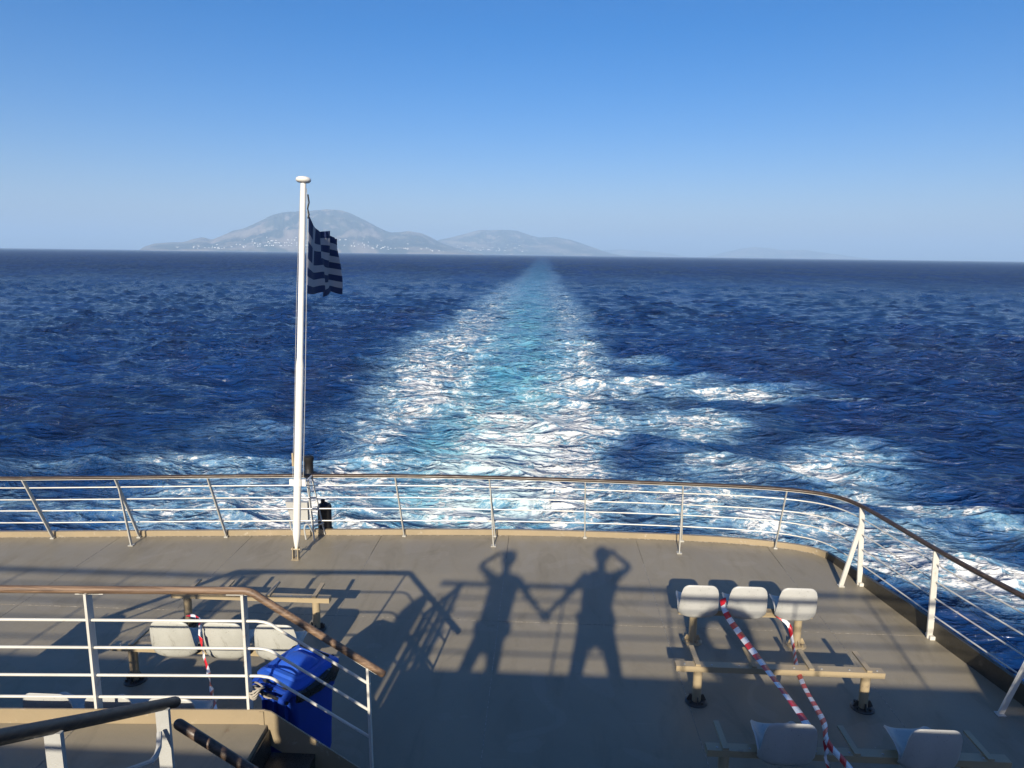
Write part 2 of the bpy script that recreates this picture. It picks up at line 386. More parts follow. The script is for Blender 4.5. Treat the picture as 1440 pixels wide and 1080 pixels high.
def build_sea():
    a = np.concatenate([np.linspace(-180, -48, 45)[:-1], np.linspace(-48, 46, 860), np.linspace(46, 180, 45)[1:-1]])
    a = np.radians(a)
    inv = np.concatenate([np.linspace(1/11., 1/20., 30)[:-1], np.linspace(1/20., 1/2500., 860)[:-1], 1/np.geomspace(2500, 70000, 26)])
    r = 1/inv
    A, Rr = np.meshgrid(a, r, indexing='xy')   # rows: r
    X = Rr*np.sin(A); Y = Rr*np.cos(A)
    H, DX, DY = waves(X, Y)
    D, T = foam_fields(X, Y)
    # churned wake: short confused lumps
    lump = (fbm(X/1.9, Y/1.4, 41, 4)-.5)*.42 + (fbm(X/.55, Y/.5, 45, 3)-.5)*.10
    wake = np.clip(np.maximum(D*1.3, T*.9), 0, 1)
    near = sstep(420, 60, Rr)
    H = H*(1-.35*T)+lump*wake*near
    # transverse wake ripples
    H += T*near*.06*np.cos(Y*1.9+2*fbm(X/3, Y/6, 51)*6)*sstep(50, 70, Y)
    # whitecaps on high crests
    cap = sstep(.42, .62, H)*sstep(.60, .70, fbm(X/9, Y/4, 61))*sstep(1500, 200, Rr)
    D = np.clip(D+cap*.36, 0, 1)
    X2 = X+DX; Y2 = Y+DY
    far = sstep(15000, 2500, Rr); H = H*far
    nr, na = X.shape
    co = np.stack([X2, Y2, SEA_Z+H], -1).reshape(-1, 3).astype(np.float32)
    i = np.arange(nr-1)[:, None]*na; j = np.arange(na)[None, :]; j2 = (j+1) % na
    q = np.stack([i+j, i+na+j, i+na+j2, i+j2], -1).reshape(-1, 4)
    inner = np.arange(na)
    me = bpy.data.meshes.new('sea')
    me.vertices.add(len(co)); me.vertices.foreach_set('co', co.ravel())
    nl = q.size+na
    me.loops.add(nl); me.polygons.add(len(q)+1)
    me.loops.foreach_set('vertex_index', np.concatenate([q.ravel(), inner]).astype(np.int32))
    st = np.concatenate([np.arange(len(q))*4, [q.size]]).astype(np.int32)
    me.polygons.foreach_set('loop_start', st)
    me.update(calc_edges=True)
    if me.polygons[100].normal.z < 0: me.flip_normals()
    me.polygons.foreach_set('use_smooth', [True]*len(me.polygons))
    for nm, arr in (('foam', D), ('turq', T), ('hgt', H)):
        at = me.attributes.new(nm, 'FLOAT', 'POINT'); at.data.foreach_set('value', arr.reshape(-1).astype(np.float32))
    k = N('sea_water'); g = k.geo()
    A_ = lambda nm: (lambda x: x.outputs['Fac'])(k.n('ShaderNodeAttribute', attribute_name=nm))
    foam0, turq, hgt = A_('foam'), A_('turq'), A_('hgt')
    brk = k.noise(k.mapping(g, (.8, 1., 1.)), .55, 7, .68, .8)
    foam = k.math('MULTIPLY', foam0, k.mr(brk, .30, .64, .58, 1.25), True)
    # warp
    wv = k.n('ShaderNodeTexNoise'); wv.inputs['Scale'].default_value = .45; wv.inputs['Detail'].default_value = 3; k.l(g, wv.inputs['Vector'])
    vm = k.n('ShaderNodeVectorMath'); vm.operation = 'SCALE'; vm.inputs['Scale'].default_value = 2.2; k.l(wv.outputs['Color'], vm.inputs[0])
    va = k.n('ShaderNodeVectorMath'); va.operation = 'ADD'; k.l(g, va.inputs[0]); k.l(vm.outputs[0], va.inputs[1]); w = va.outputs[0]
    ws = k.mapping(w, (.6, 1.0, 1.))
    n1 = k.noise(ws, 1.7, 9, .74)
    n2 = k.noise(ws, 5.0, 6, .78)
    n0 = k.noise(w, .33, 3, .55)
    # lacy veins: thin ridges of a warped noise
    rid = k.math('ABSOLUTE', k.math('SUBTRACT', n2, .5))
    rid1 = k.math('ABSOLUTE', k.math('SUBTRACT', n1, .5))
    vw = k.math('MULTIPLY', foam, .045)
    v1 = k.mr(rid, k.math('MULTIPLY', vw, .25), k.math('ADD', vw, .0005), 1., 0.)
    v2 = k.mr(rid1, k.math('MULTIPLY', vw, .15), k.math('MULTIPLY', k.math('ADD', vw, .0005), .7), 1., 0.)
    thr = k.mr(foam, 0., 1., .66, .36, False)
    pat = k.math('ADD', k.math('MULTIPLY', n1, .62), k.math('MULTIPLY', n2, .38))
    patch = k.mr(pat, k.math('ADD', thr, .025), k.math('ADD', thr, .10), 0., 1.)
    F = k.math('MAXIMUM', k.math('MAXIMUM', k.math('MULTIPLY', v1, .12), k.math('MULTIPLY', v2, .15)), patch)
    F = k.math('MULTIPLY', F, k.mr(foam, .02, .16))
    F = k.math('MINIMUM', F, 1.)
    # water
    tn = k.math('MULTIPLY', turq, k.mr(n0, .3, .7, .62, 1.15))
    wc = k.ramp(tn, [(0., (.0035, .024, .098)), (.25, (.012, .075, .20)), (.55, (.032, .165, .30)), (.85, (.075, .27, .38)), (1., (.14, .36, .44))])
    foamc = k.mix(k.math('MULTIPLY', k.mr(turq, .3, .95), k.mr(n0, .62, .38, .15, .8)), (.66, .665, .655), (.40, .58, .62))
    soft = k.math('MULTIPLY', k.math('MULTIPLY', k.mr(pat, k.math('SUBTRACT', thr, .17), k.math('ADD', thr, .06)), k.mr(foam, .08, .55)), .50)
    wc2 = k.mix(soft, wc, (.24, .42, .52))
    d0 = k.n('ShaderNodeVectorMath'); d0.operation = 'LENGTH'; k.l(g, d0.inputs[0]); dl_ = d0.outputs['Value']
    gust = k.noise(k.mapping(g, (.030, .010, 1.), (0, 0, R(4))), 1., 9, .72)
    gust2 = k.noise(k.mapping(g, (.16, .05, 1.), (0, 0, R(-5))), 1., 8, .7)
    gm0 = k.math('MULTIPLY', k.mr(gust, .34, .66, .78, 1.32), k.mr(gust2, .34, .66, .82, 1.25))
    gust3 = k.noise(k.mapping(g, (.055, .006, 1.), (0, 0, R(2))), 1., 9, .78)
    gm1 = k.math('MULTIPLY', gm0, k.mr(gust3, .36, .64, k.mr(dl_, 150, 600, 1., .45), k.mr(dl_, 150, 600, 1., 1.55)))
    gm_ = k.mr(turq, 0., .5, gm1, 1., False)
    hm = k.n('ShaderNodeVectorMath'); hm.operation = 'SCALE'; k.l(wc2, hm.inputs[0]); k.l(gm_, hm.inputs['Scale'])
    col = k.mix(F, hm.outputs[0], foamc)
    k.l(col, k.b.inputs['Base Color'])
    dist = k.n('ShaderNodeVectorMath'); dist.operation = 'LENGTH'; k.l(g, dist.inputs[0]); dl = dist.outputs['Value']
    rbase = k.mr(dl, 30, 700, .09, .56)
    k.l(k.math('MAXIMUM', k.math('MULTIPLY', rbase, k.mr(k.math('ADD', gust3, gust2), .8, 1.2, .72, 1.3)), k.math('MULTIPLY', F, .6)), k.b.inputs['Roughness'])
    k.b.inputs['IOR'].default_value = 1.333
    k.l(k.math('MULTIPLY', k.mr(F, 0., 1., 1., .3), k.mr(dl, 150, 900, .5, .36)), k.b.inputs['Specular IOR Level'])
    # ripples
    gm = k.mapping(g, (.42, 1.0, 1.), (0, 0, R(12)))
    r1 = k.ridged(gm, 1.1, 6)
    r2 = k.ridged(k.mapping(g, (.4, 1., 1.), (0, 0, R(-14))), .26, 7)
    r3 = k.noise(k.mapping(g, (.6, 1., 1.), (0, 0, R(8))), .05, 4, .6)
    h = k.math('ADD', k.math('MULTIPLY', r1, .20), k.math('MULTIPLY', r2, .42))
    h = k.math('ADD', h, k.math('MULTIPLY', k.math('MULTIPLY', r3, k.mr(dl, 100, 900)), 9.))
    h = k.math('ADD', h, k.math('MULTIPLY', F, .015))
    k.bump(h, 1.0, 1.0)
    me.materials.append(k.m)
    o = bpy.data.objects.new('sea', me); COL.objects.link(o); o['kind'] = 'structure'
    return X2, Y2
build_sea()

# ------------------------------------------------------------------ far islands
def land_mat():
    k = N('dry_hill_scrub'); g = k.geo()
    a = k.noise(g, .0011, 8, .62, .6); b = k.noise(g, .004, 6, .65)
    c = k.ramp(a, [(.38, (.03, .045, .035)), (.5, (.06, .07, .05)), (.57, (.22, .18, .13)), (.7, (.38, .31, .24))])
    c = k.mix(k.mr(b, .54, .66), c, (.28, .23, .18))
    k.l(c, k.b.inputs['Base Color']); k.b.inputs['Roughness'].default_value = .9
    k.b.inputs['Specular IOR Level'].default_value = .1
    return k.m
M['land'] = land_mat()
M['house'] = paint('whitewashed_wall', (.8, .78, .72), None, .8)
def az_of(px): return math.atan((px-765)/998.*(1-.012))
def island(name, sky_pts, D, depth, seed, label, ramp_pow=.8):
    xs = [p[0] for p in sky_pts]; hs_ = [p[1] for p in sky_pts]
    nu, nv = 340, 46
    u = np.linspace(xs[0], xs[-1], nu); prof = np.interp(u, xs, hs_)/998.*D*1.0
    ker = np.ones(5)/5; prof = np.convolve(np.pad(prof, 2, 'edge'), ker, 'valid')
    az = np.arctan((u-765)/998.)
    v = np.linspace(0, 1, nv)
    U, Vv = np.meshgrid(u, v); AZ = np.meshgrid(az, v)[0]; P = np.meshgrid(prof, v)[0]
    rr = D-depth*.55+depth*Vv
    X = rr*np.sin(AZ); Y = rr*np.cos(AZ)
    shape = np.where(Vv < .55, (np.clip(Vv/.55, 0, 1))**ramp_pow, 1-((Vv-.55)/.45)**1.6)
    ridge = 1-2*np.abs(fbm(X/650+3, Y/900, seed, 6)-.5)
    n = (ridge-.75)*1.1*np.sin(math.pi*np.clip(Vv/.55, 0, 1))
    Z = P*shape*(1+n*.85) + P*.05*(fbm(X/300, Y/300, seed+9, 4)-.5)
    Z = np.minimum(Z, P*1.0)
    Z = np.where((Vv < .02) | (Vv > .98), -30, Z)
    co = np.stack([X, Y, Z+SEA_Z+4], -1).reshape(-1, 3)
    faces = [(i*nu+j, i*nu+j+1, (i+1)*nu+j+1, (i+1)*nu+j) for i in range(nv-1) for j in range(nu-1)]
    me = bpy.data.meshes.new(name); me.from_pydata(co.tolist(), [], faces); me.update()
    me.polygons.foreach_set('use_smooth', [True]*len(me.polygons)); me.materials.append(M['land'])
    o = bpy.data.objects.new(name, me); COL.objects.link(o); o['kind'] = 'structure'; o['label'] = label
    return X, Y, Z
IA = island('hills', [(193, 0), (200, 4), (215, 8), (235, 9.5), (258, 10.5), (270, 14), (285, 17), (298, 14), (310, 18), (330, 26), (342, 28), (355, 33), (372, 40), (385, 46.5), (400, 50.5), (418, 52.5), (436, 53), (450, 55), (465, 56), (483, 55.5), (500, 50), (520, 41), (535, 34), (552, 27.5), (565, 28.5), (577, 30), (595, 27.5), (608, 22), (622, 15), (645, 8), (665, 3), (680, 0)], 14000, 5200, 3, 'broad blue mountain island on the left horizon')
IB = island('hills', [(575, 0), (600, 12), (620, 19), (635, 22), (650, 26), (662, 29), (675, 33), (690, 32.5), (702, 33.5), (727, 33), (742, 28), (757, 24), (780, 25), (802, 21), (815, 17), (827, 13), (845, 7), (860, 3), (880, 0)], 17500, 4500, 19, 'bare ridged mountain behind the island, near the middle of the horizon')
island('hills', [(800, 0), (840, 7), (870, 9), (905, 7), (940, 4), (960, 0)], 26000, 3000, 29, 'very faint low hills just left of the wake on the horizon')
island('hills', [(985, 0), (1005, 5), (1030, 11), (1050, 14), (1070, 13), (1090, 10), (1118, 11), (1150, 7), (1185, 3), (1210, 0)], 26000, 3000, 37, 'faint low hills on the right of the horizon')
def town():
    bm = BM(); X, Y, Z = IA; rs = random.Random(4)
    nv, nu = X.shape
    for i in range(150):
        j = int(rs.triangular(30, nu-30, nu*.45)); v = int(min(20, 2+abs(rs.gauss(0, 2.0))))
        s = rs.uniform(4, 10); x, y, z = X[v, j]+rs.uniform(-20, 20), Y[v, j], Z[v, j]+SEA_Z+4
        box(bm, x-s, x+s, y-9, y+9, z-8, z+rs.uniform(6, 12))
    X, Y, Z = IB; nv, nu = X.shape
    for i in range(60):
        j = int(rs.triangular(10, nu*.6, nu*.12)); v = int(min(12, 2+abs(rs.gauss(0, 2))))
        s = rs.uniform(9, 20); x, y, z = X[v, j], Y[v, j], Z[v, j]+SEA_Z+4
        box(bm, x-s, x+s, y-9, y+9, z-8, z+rs.uniform(6, 12))
    o = obj('coastal_houses', bm, 'house', smooth=False); o['kind'] = 'stuff'
    o['label'] = 'tiny white houses scattered along the island shore and lower slopes'; o['category'] = 'houses'
town()

# haze: one closed box of thin even air
def haze():
    bm = BM(); box(bm, -45000, 45000, -15000, 45000, SEA_Z-40, 850)
    o = obj('haze', bm, None, smooth=False); o['kind'] = 'stuff'; o['label'] = 'thin even sea haze filling the air out to the islands'; o['category'] = 'haze'
    m = bpy.data.materials.new('sea_haze'); m.use_nodes = True; t = m.node_tree; t.nodes.clear()
    out = t.nodes.new('ShaderNodeOutputMaterial'); pv = t.nodes.new('ShaderNodeVolumePrincipled')
    pv.inputs['Color'].default_value = (.53, .76, 1., 1); pv.inputs['Density'].default_value = 9.5e-5; pv.inputs['Anisotropy'].default_value = 0.0
    t.links.new(pv.outputs[0], out.inputs['Volume']); o.data.materials.append(m)
HAZE = True
if HAZE: haze()

# ------------------------------------------------------------------ stern deck
K = [(-10.95, 4.0), (-10.95, 7.6), (-10.7, 8.5), (-10.0, 8.95), (-8.8, 9.17), (-7.722, 9.3), (-6.926, 9.37), (-5.732, 9.49), (-4.505, 9.6), (-3.716, 9.68), (-1.956, 9.83), (-.628, 9.925),
     (.687, 9.962), (2.09, 9.937), (2.928, 9.87), (3.367, 9.79), (3.683, 9.70), (3.87, 9.61), (3.99, 9.48), (4.045, 9.3), (4.144, 8.626), (4.357, 7.394), (4.60, 6.1), (4.88, 4.5), (5.3, 2.2), (5.9, -1.)]
Ks = [K[0], K[1]] + [tuple(p) for p in smoothpts([(x, y, 0) for x, y in K[1:]], 2)][1:]
Ks = [(p[0], p[1]) for p in Ks]
def deck():
    outline = Ks + [(5.9, -3), (-10.95, -3)]
    bm = BM(); lo = [bm.verts.new((x, y, -.02)) for x, y in outline]
    f = bm.faces.new(lo)
    e = bmesh.ops.extrude_face_region(bm, geom=[f]); bmesh.ops.translate(bm, verts=[v for v in e['geom'] if isinstance(v, bmesh.types.BMVert)], vec=(0, 0, -.25))
    base = struct('deck', bm, 'seam', smooth=False)
    # hull below
    bm = BM(); r1 = [bm.verts.new((x*1.0, y-.05, -.28)) for x, y in Ks]; r2 = [bm.verts.new(((x+3.2)*.96-3.2, y-.9, SEA_Z-1)) for x, y in Ks]
    for i in range(len(Ks)-1): bm.faces.new((r1[i], r1[i+1], r2[i+1], r2[i]))
    struct('ship_hull', bm, 'hull')
    # welded plates clipped to the outline
    def clip(poly, axis, val, keep_gt):
        out = []
        for i in range(len(poly)):
            a, b = poly[i], poly[(i+1) % len(poly)]
            ia = (a[axis] > val) == keep_gt; ib = (b[axis] > val) == keep_gt
            if ia: out.append(a)
            if ia != ib:
                t = (val-a[axis])/(b[axis]-a[axis]); out.append((a[0]+(b[0]-a[0])*t, a[1]+(b[1]-a[1])*t))
        return out
    xs = [-11.7, -9.78, -7.91, -6.04, -4.17, -2.30, -.43, 1.435, 3.30, 5.17, 7.]
    ys = [-3, .2, 2.9, 5.2, 7.43, 9.2, 10.6]
    ys = [-3, .2, 3.8, 7.43, 10.6]
    gap = .003
    for i in range(len(xs)-1):
        for j in range(len(ys)-1):
            p = outline
            for ax, v, gt in ((0, xs[i]+gap, True), (0, xs[i+1]-gap, False), (1, ys[j]+gap, True), (1, ys[j+1]-gap, False)):
                p = clip(p, ax, v, gt) if p else p
            if len(p) < 3: continue
            bm = BM(); dz = random.uniform(-.0012, .0012)
            try: f = bm.faces.new([bm.verts.new((x, y, dz-.003)) for x, y in p])
            except Exception: continue
            e = bmesh.ops.extrude_face_region(bm, geom=[f]); bmesh.ops.translate(bm, verts=[v for v in e['geom'] if isinstance(v, bmesh.types.BMVert)], vec=(0, 0, .003))
            obj('deck_plate', bm, 'deck', base, smooth=False)
    # weld beads
    for x in xs[1:-1]:
        bm = BM(); ys_ = np.arange(-2.9, 9.3, .25)
        tube(bm, [(x+random.uniform(-.001, .001), y, -.0015) for y in ys_], .0035, 6, ry=.0035, up=(0, 0, 1)); obj('weld_seam', bm, 'seam', base)
    for y in ys[1:-1]:
        bm = BM(); tube(bm, [(x, y+random.uniform(-.001, .001), -.0012) for x in np.arange(-10.9, 4.3 if y > 5 else 4.7, .25)], .0035, 6, ry=.0035, up=(0, 0, 1)); obj('weld_seam', bm, 'seam', base)
    # kerb
    i0 = min(range(len(Ks)), key=lambda i: (Ks[i][0]-4.0)**2+(Ks[i][1]-9.45)**2)
    bm = BM(); sweep_quad(bm, [(x, y, 0) for x, y in Ks[:i0+1]][::-1], [(0, 0), (-.003, .085), (-.05, .085), (-.05, -.2), (0, -.2)]); bevel(bm, .004, 1); 
    obj('stern_kerb', bm, 'beige', base)
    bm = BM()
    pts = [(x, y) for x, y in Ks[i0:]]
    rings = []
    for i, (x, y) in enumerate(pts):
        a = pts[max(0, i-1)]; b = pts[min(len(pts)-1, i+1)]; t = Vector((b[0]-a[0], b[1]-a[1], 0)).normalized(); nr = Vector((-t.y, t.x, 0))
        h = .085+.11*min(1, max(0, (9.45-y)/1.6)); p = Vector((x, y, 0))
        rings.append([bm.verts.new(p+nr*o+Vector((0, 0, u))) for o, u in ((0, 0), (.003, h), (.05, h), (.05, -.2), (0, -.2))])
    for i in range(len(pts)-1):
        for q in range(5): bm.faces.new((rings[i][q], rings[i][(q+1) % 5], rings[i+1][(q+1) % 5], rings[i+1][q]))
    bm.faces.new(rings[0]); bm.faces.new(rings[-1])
    obj('side_kerb', bm, 'darkkerb', base, label='dark side kerb along the right edge of the deck')
    # bright chipped line where kerb meets deck
    bm = BM(); tube(bm, [(x, y-.006, .002) for x, y in Ks[3:i0-2]], .007, 5, ry=.004, up=(0, 0, 1)); obj('kerb_weld', bm, M['seam'], base)
    return base
deck()

# ------------------------------------------------------------------ stern railing
RT = [(-10.3, 8.35), (-9.2, 8.6), (-8.0, 8.78), (-7.25, 8.85), (-6.95, 8.87), (-5.758, 9.01), (-4.556, 9.17), (-3.277, 9.31), (-2.006, 9.41), (-.695, 9.45), (.634, 9.43), (1.961, 9.38),
      (2.807, 9.34), (3.323, 9.27), (3.70, 9.15), (3.93, 8.97), (4.06, 8.68), (4.155, 8.1), (4.265, 7.35), (4.375, 6.8), (4.55, 6.1), (4.85, 5.0)]
FT = [(-10.6, 8.75), (-9.4, 9.06), (-8.1, 9.24), (-7.722, 9.29), (-6.961, 9.355), (-5.761, 9.475), (-4.528, 9.585), (-3.3, 9.70), (-1.967, 9.815), (-.63, 9.91), (.69, 9.95), (2.105, 9.93),
      (2.928, 9.86), (3.40, 9.77), (3.80, 9.60), (4.0, 9.36), (4.15, 8.66), (4.24, 8.1), (4.365, 7.394), (4.50, 6.7), (4.62, 6.05), (4.88, 4.6)]
def stern_rail():
    t = thing('stern_railing', 'long curved stern railing with brown wooden handrail and thin white bars', 'railing', (0, 9.5, 0))
    top = smoothpts([(x, y, 1.05) for x, y in RT], 2)
    bm = BM(); tube(bm, top, .033, 14, ry=.022, up=(0, 0, 1)); obj('handrail', bm, 'woodstern', t)
    bm = BM(); tube(bm, [p-V(0, 0, .027) for p in top], .014, 6, ry=.005, up=(0, 0, 1)); obj('rail_strip', bm, 'white', t)
    zb = [.10+.04, 0, 0, 0]
    for fr in (.20, .42, .62, .83):
        p = [Vector((f[0], f[1], .07)).lerp(Vector((r[0], r[1], 1.05)), fr) for f, r in zip(FT, RT)]
        bm = BM(); tube(bm, smoothpts(p, 2), .0085, 8); obj('rail_bar', bm, 'white', t)
    for i in (1, 4, 5, 6, 8, 9, 10, 11, 13, 16, 18, 20):
        f = Vector((FT[i][0], FT[i][1], -.03)); r = Vector((RT[i][0], RT[i][1], 1.03))
        tdir = Vector((RT[i+1][0]-RT[i-1][0], RT[i+1][1]-RT[i-1][1], 0)).normalized()
        side = i >= 16
        bm = BM()
        if side:
            f = f - V(.03, 0, 0)
            bar(bm, f+V(0, 0, .03), r, .016, .07, tdir); bar(bm, f+V(-.02, 0, .035), f+V(.04, 0, .035), .10, .07, tdir)
            bevel(bm, .003, 1)
            obj('rail_post', bm, 'white', t)
        else:
            bar(bm, f, r, .016, .05, tdir); bar(bm, f+V(0, -.03, .03), f+V(0, -.03, .05), .05, .05, tdir)
            bevel(bm, .003, 1); obj('rail_post', bm, 'sternpost', t)
        br = {5: (-5.712, 9.171), 9: (-.633, 9.526), 11: (1.983, 9.475), 16: (3.86, 8.6), 20: (4.27, 6.06), 1: (-9.3, 8.8)}.get(i)
        if br:
            k = .80 if i >= 16 else .86
            bm = BM(); bar(bm, (br[0], br[1], 0), f.lerp(r, k), .014 if not side else .018, .045 if not side else .06, tdir)
            box(bm, br[0]-.035, br[0]+.035, br[1]-.035, br[1]+.035, .001, .012); obj('rail_brace', bm, 'white' if side else 'sternpost', t)
stern_rail()

# ------------------------------------------------------------------ flagpole and flag
def flagpole():
    base = V(-3.27, 8.9, 0); top = V(-3.10, 9.30, 5.05); d = (top-base)
    t = thing('flagpole', 'tall white flagpole leaning aft, with round cap, standing in front of the stern railing', 'flagpole', base)
    at = lambda f: base+d*f
    bm = BM(); tube(bm, [at(.028), at(.05), at(.07), at(.52), at(.54), at(.985)], .05, 20, rr=[.35, .75, 1., 1., .80, .72]); obj('pole', bm, 'pole', t)
    bm = BM(); prof = [(0., .3), (.004, .85), (.012, 1.05), (.020, 1.1), (.030, 1.05), (.038, .85), (.043, .4)]
    u = d.normalized(); tube(bm, [at(.983)+u*a*1.9 for a, _ in prof], .088, 24, rr=[b for _, b in prof]); obj('mast_cap', bm, 'pole', t)
    bm = BM()
    for s in (-1, 1): bar(bm, base+V(s*.035, 0, 0), base+V(s*.035, .012, .17), .07, .010, (0, 1, 0))
    tube(bm, [base+V(-.06, 0, .14), base+V(.06, 0, .14)], .012, 8); box(bm, base.x-.05, base.x+.05, base.y-.05, base.y+.05, .001, .010)
    pieces('tabernacle', bm, 'bench', t)
    bm = BM(); c = at(.208); box(bm, c.x-.11, c.x+.11, c.y-.005, c.y+.02, c.z-.045, c.z+.045); tube(bm, [c+V(-.09, .01, 0), c+V(-.09, .33, 0)], .012, 8); tube(bm, [c+V(.09, .01, 0), c+V(.09, .33, 0)], .012, 8)
    tube(bm, [at(.200), at(.217)], .062, 18); bevel(bm, .004, 1); obj('pole_clamp', bm, 'pole', t)
    bm = BM()
    off = V(.062, .02, 0)
    tube(bm, [at(.97)+off*.6, at(.9)+off*.95, at(.72)+off, at(.5)+off*1.05+V(0, .01, 0), at(.22)+off*1.1], .004, 6)
    tube(bm, [at(.965)+V(-.045, .02, 0), at(.7)+V(-.06, .0, 0), at(.45)+V(-.062, 0, 0), at(.22)+V(-.068, 0, 0)], .003, 6)
    pieces('halyard', bm, 'steel', t)
    bm = BM(); tube(bm, [at(.955)+off*.9, at(.935)+off*1.15, at(.92)+off*.9, at(.905)+off*1.2, at(.895)+off], .010, 8); obj('rope_knot', bm, 'black', t)
    bm = BM(); c = at(.27)+V(-.07, 0, 0); box(bm, c.x-.012, c.x+.012, c.y-.01, c.y+.01, c.z-.09, c.z+.09); obj('cleat', bm, 'bench', t)
    return at, off
pole_at, hal_off = flagpole()

def flag_mat(name, col):
    k = N(name); g = k.obj()
    w = k.noise(g, 300., 2, .5); big = k.noise(g, 3., 4)
    k.l(k.mix(k.mr(big, .3, .7), col, tuple(c*.88 for c in col)), k.b.inputs['Base Color']); k.b.inputs['Roughness'].default_value = .75
    k.bump(w, .2, .001)
    tr = k.n('ShaderNodeBsdfTranslucent'); tr.inputs['Color'].default_value = (*[c*.9 for c in col], 1)
    ms = k.n('ShaderNodeMixShader'); ms.inputs[0].default_value = .05
    k.l(k.b.outputs[0], ms.inputs[1]); k.l(tr.outputs[0], ms.inputs[2]); k.l(ms.outputs[0], k.out.inputs['Surface'])
    return k.m
M['flagblue'] = flag_mat('flag_blue_cloth', (.010, .025, .09)); M['flagwhite'] = flag_mat('flag_white_cloth', (.36, .36, .38))
def flag():
    nu, nv = 108, 72
    A = pole_at(.905)+hal_off*1.15; B = pole_at(.705)+hal_off*1.15     # hoist top and bottom
    bm = BM(); g = []
    L = 1.62; H = (A-B).length
    for i in range(nu+1):
        s = i/nu; col = []
        for j in range(nv+1):
            q = j/nv
            # hoist point
            h = A.lerp(B, q)
            amp = .050*s**.8
            w = amp*math.sin(s*13.+q*1.7+.4) + .045*s*math.sin(s*23-q*3.1+1.)
            run = L*(s*.82-.02*math.sin(s*13))*(.92+.08*q)
            droop = .27*s**.7*(1-.78*q) + .07*math.sin(min(1, s*1.6)*math.pi)*(1-q)
            droop += .03*math.sin(s*9+q*2.)*s
            x = h.x + run*.03 + w; y = h.y + run*.93 ; z = h.z - droop + .022*math.sin(s*17+1.)*q*s*2
            col.append(bm.verts.new((x, y, z)))
        g.append(col)
    for i in range(nu):
        for j in range(nv):
            f = bm.faces.new((g[i][j], g[i+1][j], g[i+1][j+1], g[i][j+1]))
            s = (i+.5)/nu; q = (j+.5)/nv
            stripe = int(q*9) % 2            # 0 blue, 1 white
            if s < 10/27 and q < 5/9:        # canton with cross
                cx = abs(s-5/27) < 1/27; cy = abs(q-2.5/9) < .5/9
                f.material_index = 1 if (cx or cy) else 0
            else: f.material_index = stripe
    o = obj('flag', bm, ['flagblue', 'flagwhite'], recalc=False)
    sd = o.modifiers.new('thick', 'SOLIDIFY'); sd.thickness = .0015
    tag(o, 'blue and white striped Greek flag with white cross, hanging limp and shaded from the flagpole', 'flag')
flag()

# ------------------------------------------------------------------ stern lights
def stern_lights():
    t = thing('stern_light', 'black lantern shaped stern light standing above the handrail just right of the flagpole', 'stern light', (-3.36, 9.82, 0))
    c = V(-3.36, 9.82, 0)
    bm = BM(); P = [(.90, 1.5), (.92, 1.5), (.925, 1.0), (.94, .85), (1.10, .85), (1.12, 1.), (1.16, 1.), (1.175, .8), (1.18, .3)]
    tube(bm, [c+V(0, 0, z) for z, _ in P], .075, 20, rr=[r for _, r in P]); obj('lantern', bm, 'black', t)
    bm = BM(); box(bm, c.x-.10, c.x+.15, c.y-.10, c.y+.10, .875, .895); bevel(bm, .003, 1); obj('mounting_plate', bm, 'black', t)
    bm = BM()
    for a, b in (((-.02, -.06, .88), (.16, -.35, .02)), ((.05, -.04, .88), (.24, -.12, .03)), ((-.02, 0, .88), (.05, -.02, -.1)), ((.07, -.2, .42), (.2, -.1, .42)), ((.12, -.28, .2), (.22, -.1, .2))):
        bar(bm, c+V(*a), c+V(*b), .03, .012, (0, 1, 0))
    pieces('bracket', bm, 'sternpost', t)
    bm = BM(); tube(bm, smoothpts([c+V(.02, -.3, .02), c+V(-.0, -.32, .22), c+V(.06, -.3, .27), c+V(.08, -.2, .1)], 2), .012, 8); obj('cable_pipe', bm, 'greypost', t)
    b = V(-3.17, 9.88, 0); t2 = thing('stern_light', 'squat black box light mounted low outside the rail, below the lantern', 'stern light', b)
    bm = BM(); tube(bm, [b+V(0, 0, z) for z in (.04, .045, .06, .36, .38, .42, .44, .46)], .105, 20, rr=[1.1, 1.1, .95, .95, 1., .9, .55, .3]); obj('housing', bm, 'black', t2)
    bm = BM(); tube(bm, [b+V(-.02, 0, z) for z in (.44, .48, .5)], .03, 10); obj('gland', bm, 'black', t2)
    bm = BM(); box(bm, b.x-.16, b.x+.16, b.y-.05, b.y+.05, .0, .03); obj('mounting_plate', bm, 'black', t2)
    g = thing('junction_plate', 'pale grey slanted metal box outside the rail, just left of the flagpole', 'metal box', (-3.52, 9.75, .2))
    bm = BM(); vs = [(-3.70, .50), (-3.37, .50), (-3.37, .22), (-3.60, .16)]
    f1 = [bm.verts.new((x, 9.72, z)) for x, z in vs]; f2 = [bm.verts.new((x, 9.80, z)) for x, z in vs]
    bm.faces.new(f1); bm.faces.new(f2[::-1])
    for i in range(4): bm.faces.new((f1[i], f1[(i+1) % 4], f2[(i+1) % 4], f2[i]))
    bevel(bm, .006, 2); obj('plate', bm, 'greypost', g)
    bm = BM(); tube(bm, smoothpts([V(-3.64, 9.72, .22), V(-3.62, 9.70, .08), V(-3.54, 9.70, .04), V(-3.50, 9.7, .16)], 2), .012, 8); tube(bm, [V(-3.52, 9.71, .34), V(-3.52, 9.66, .34)], .02, 10); pieces('cable', bm, 'steel', g)
stern_lights()

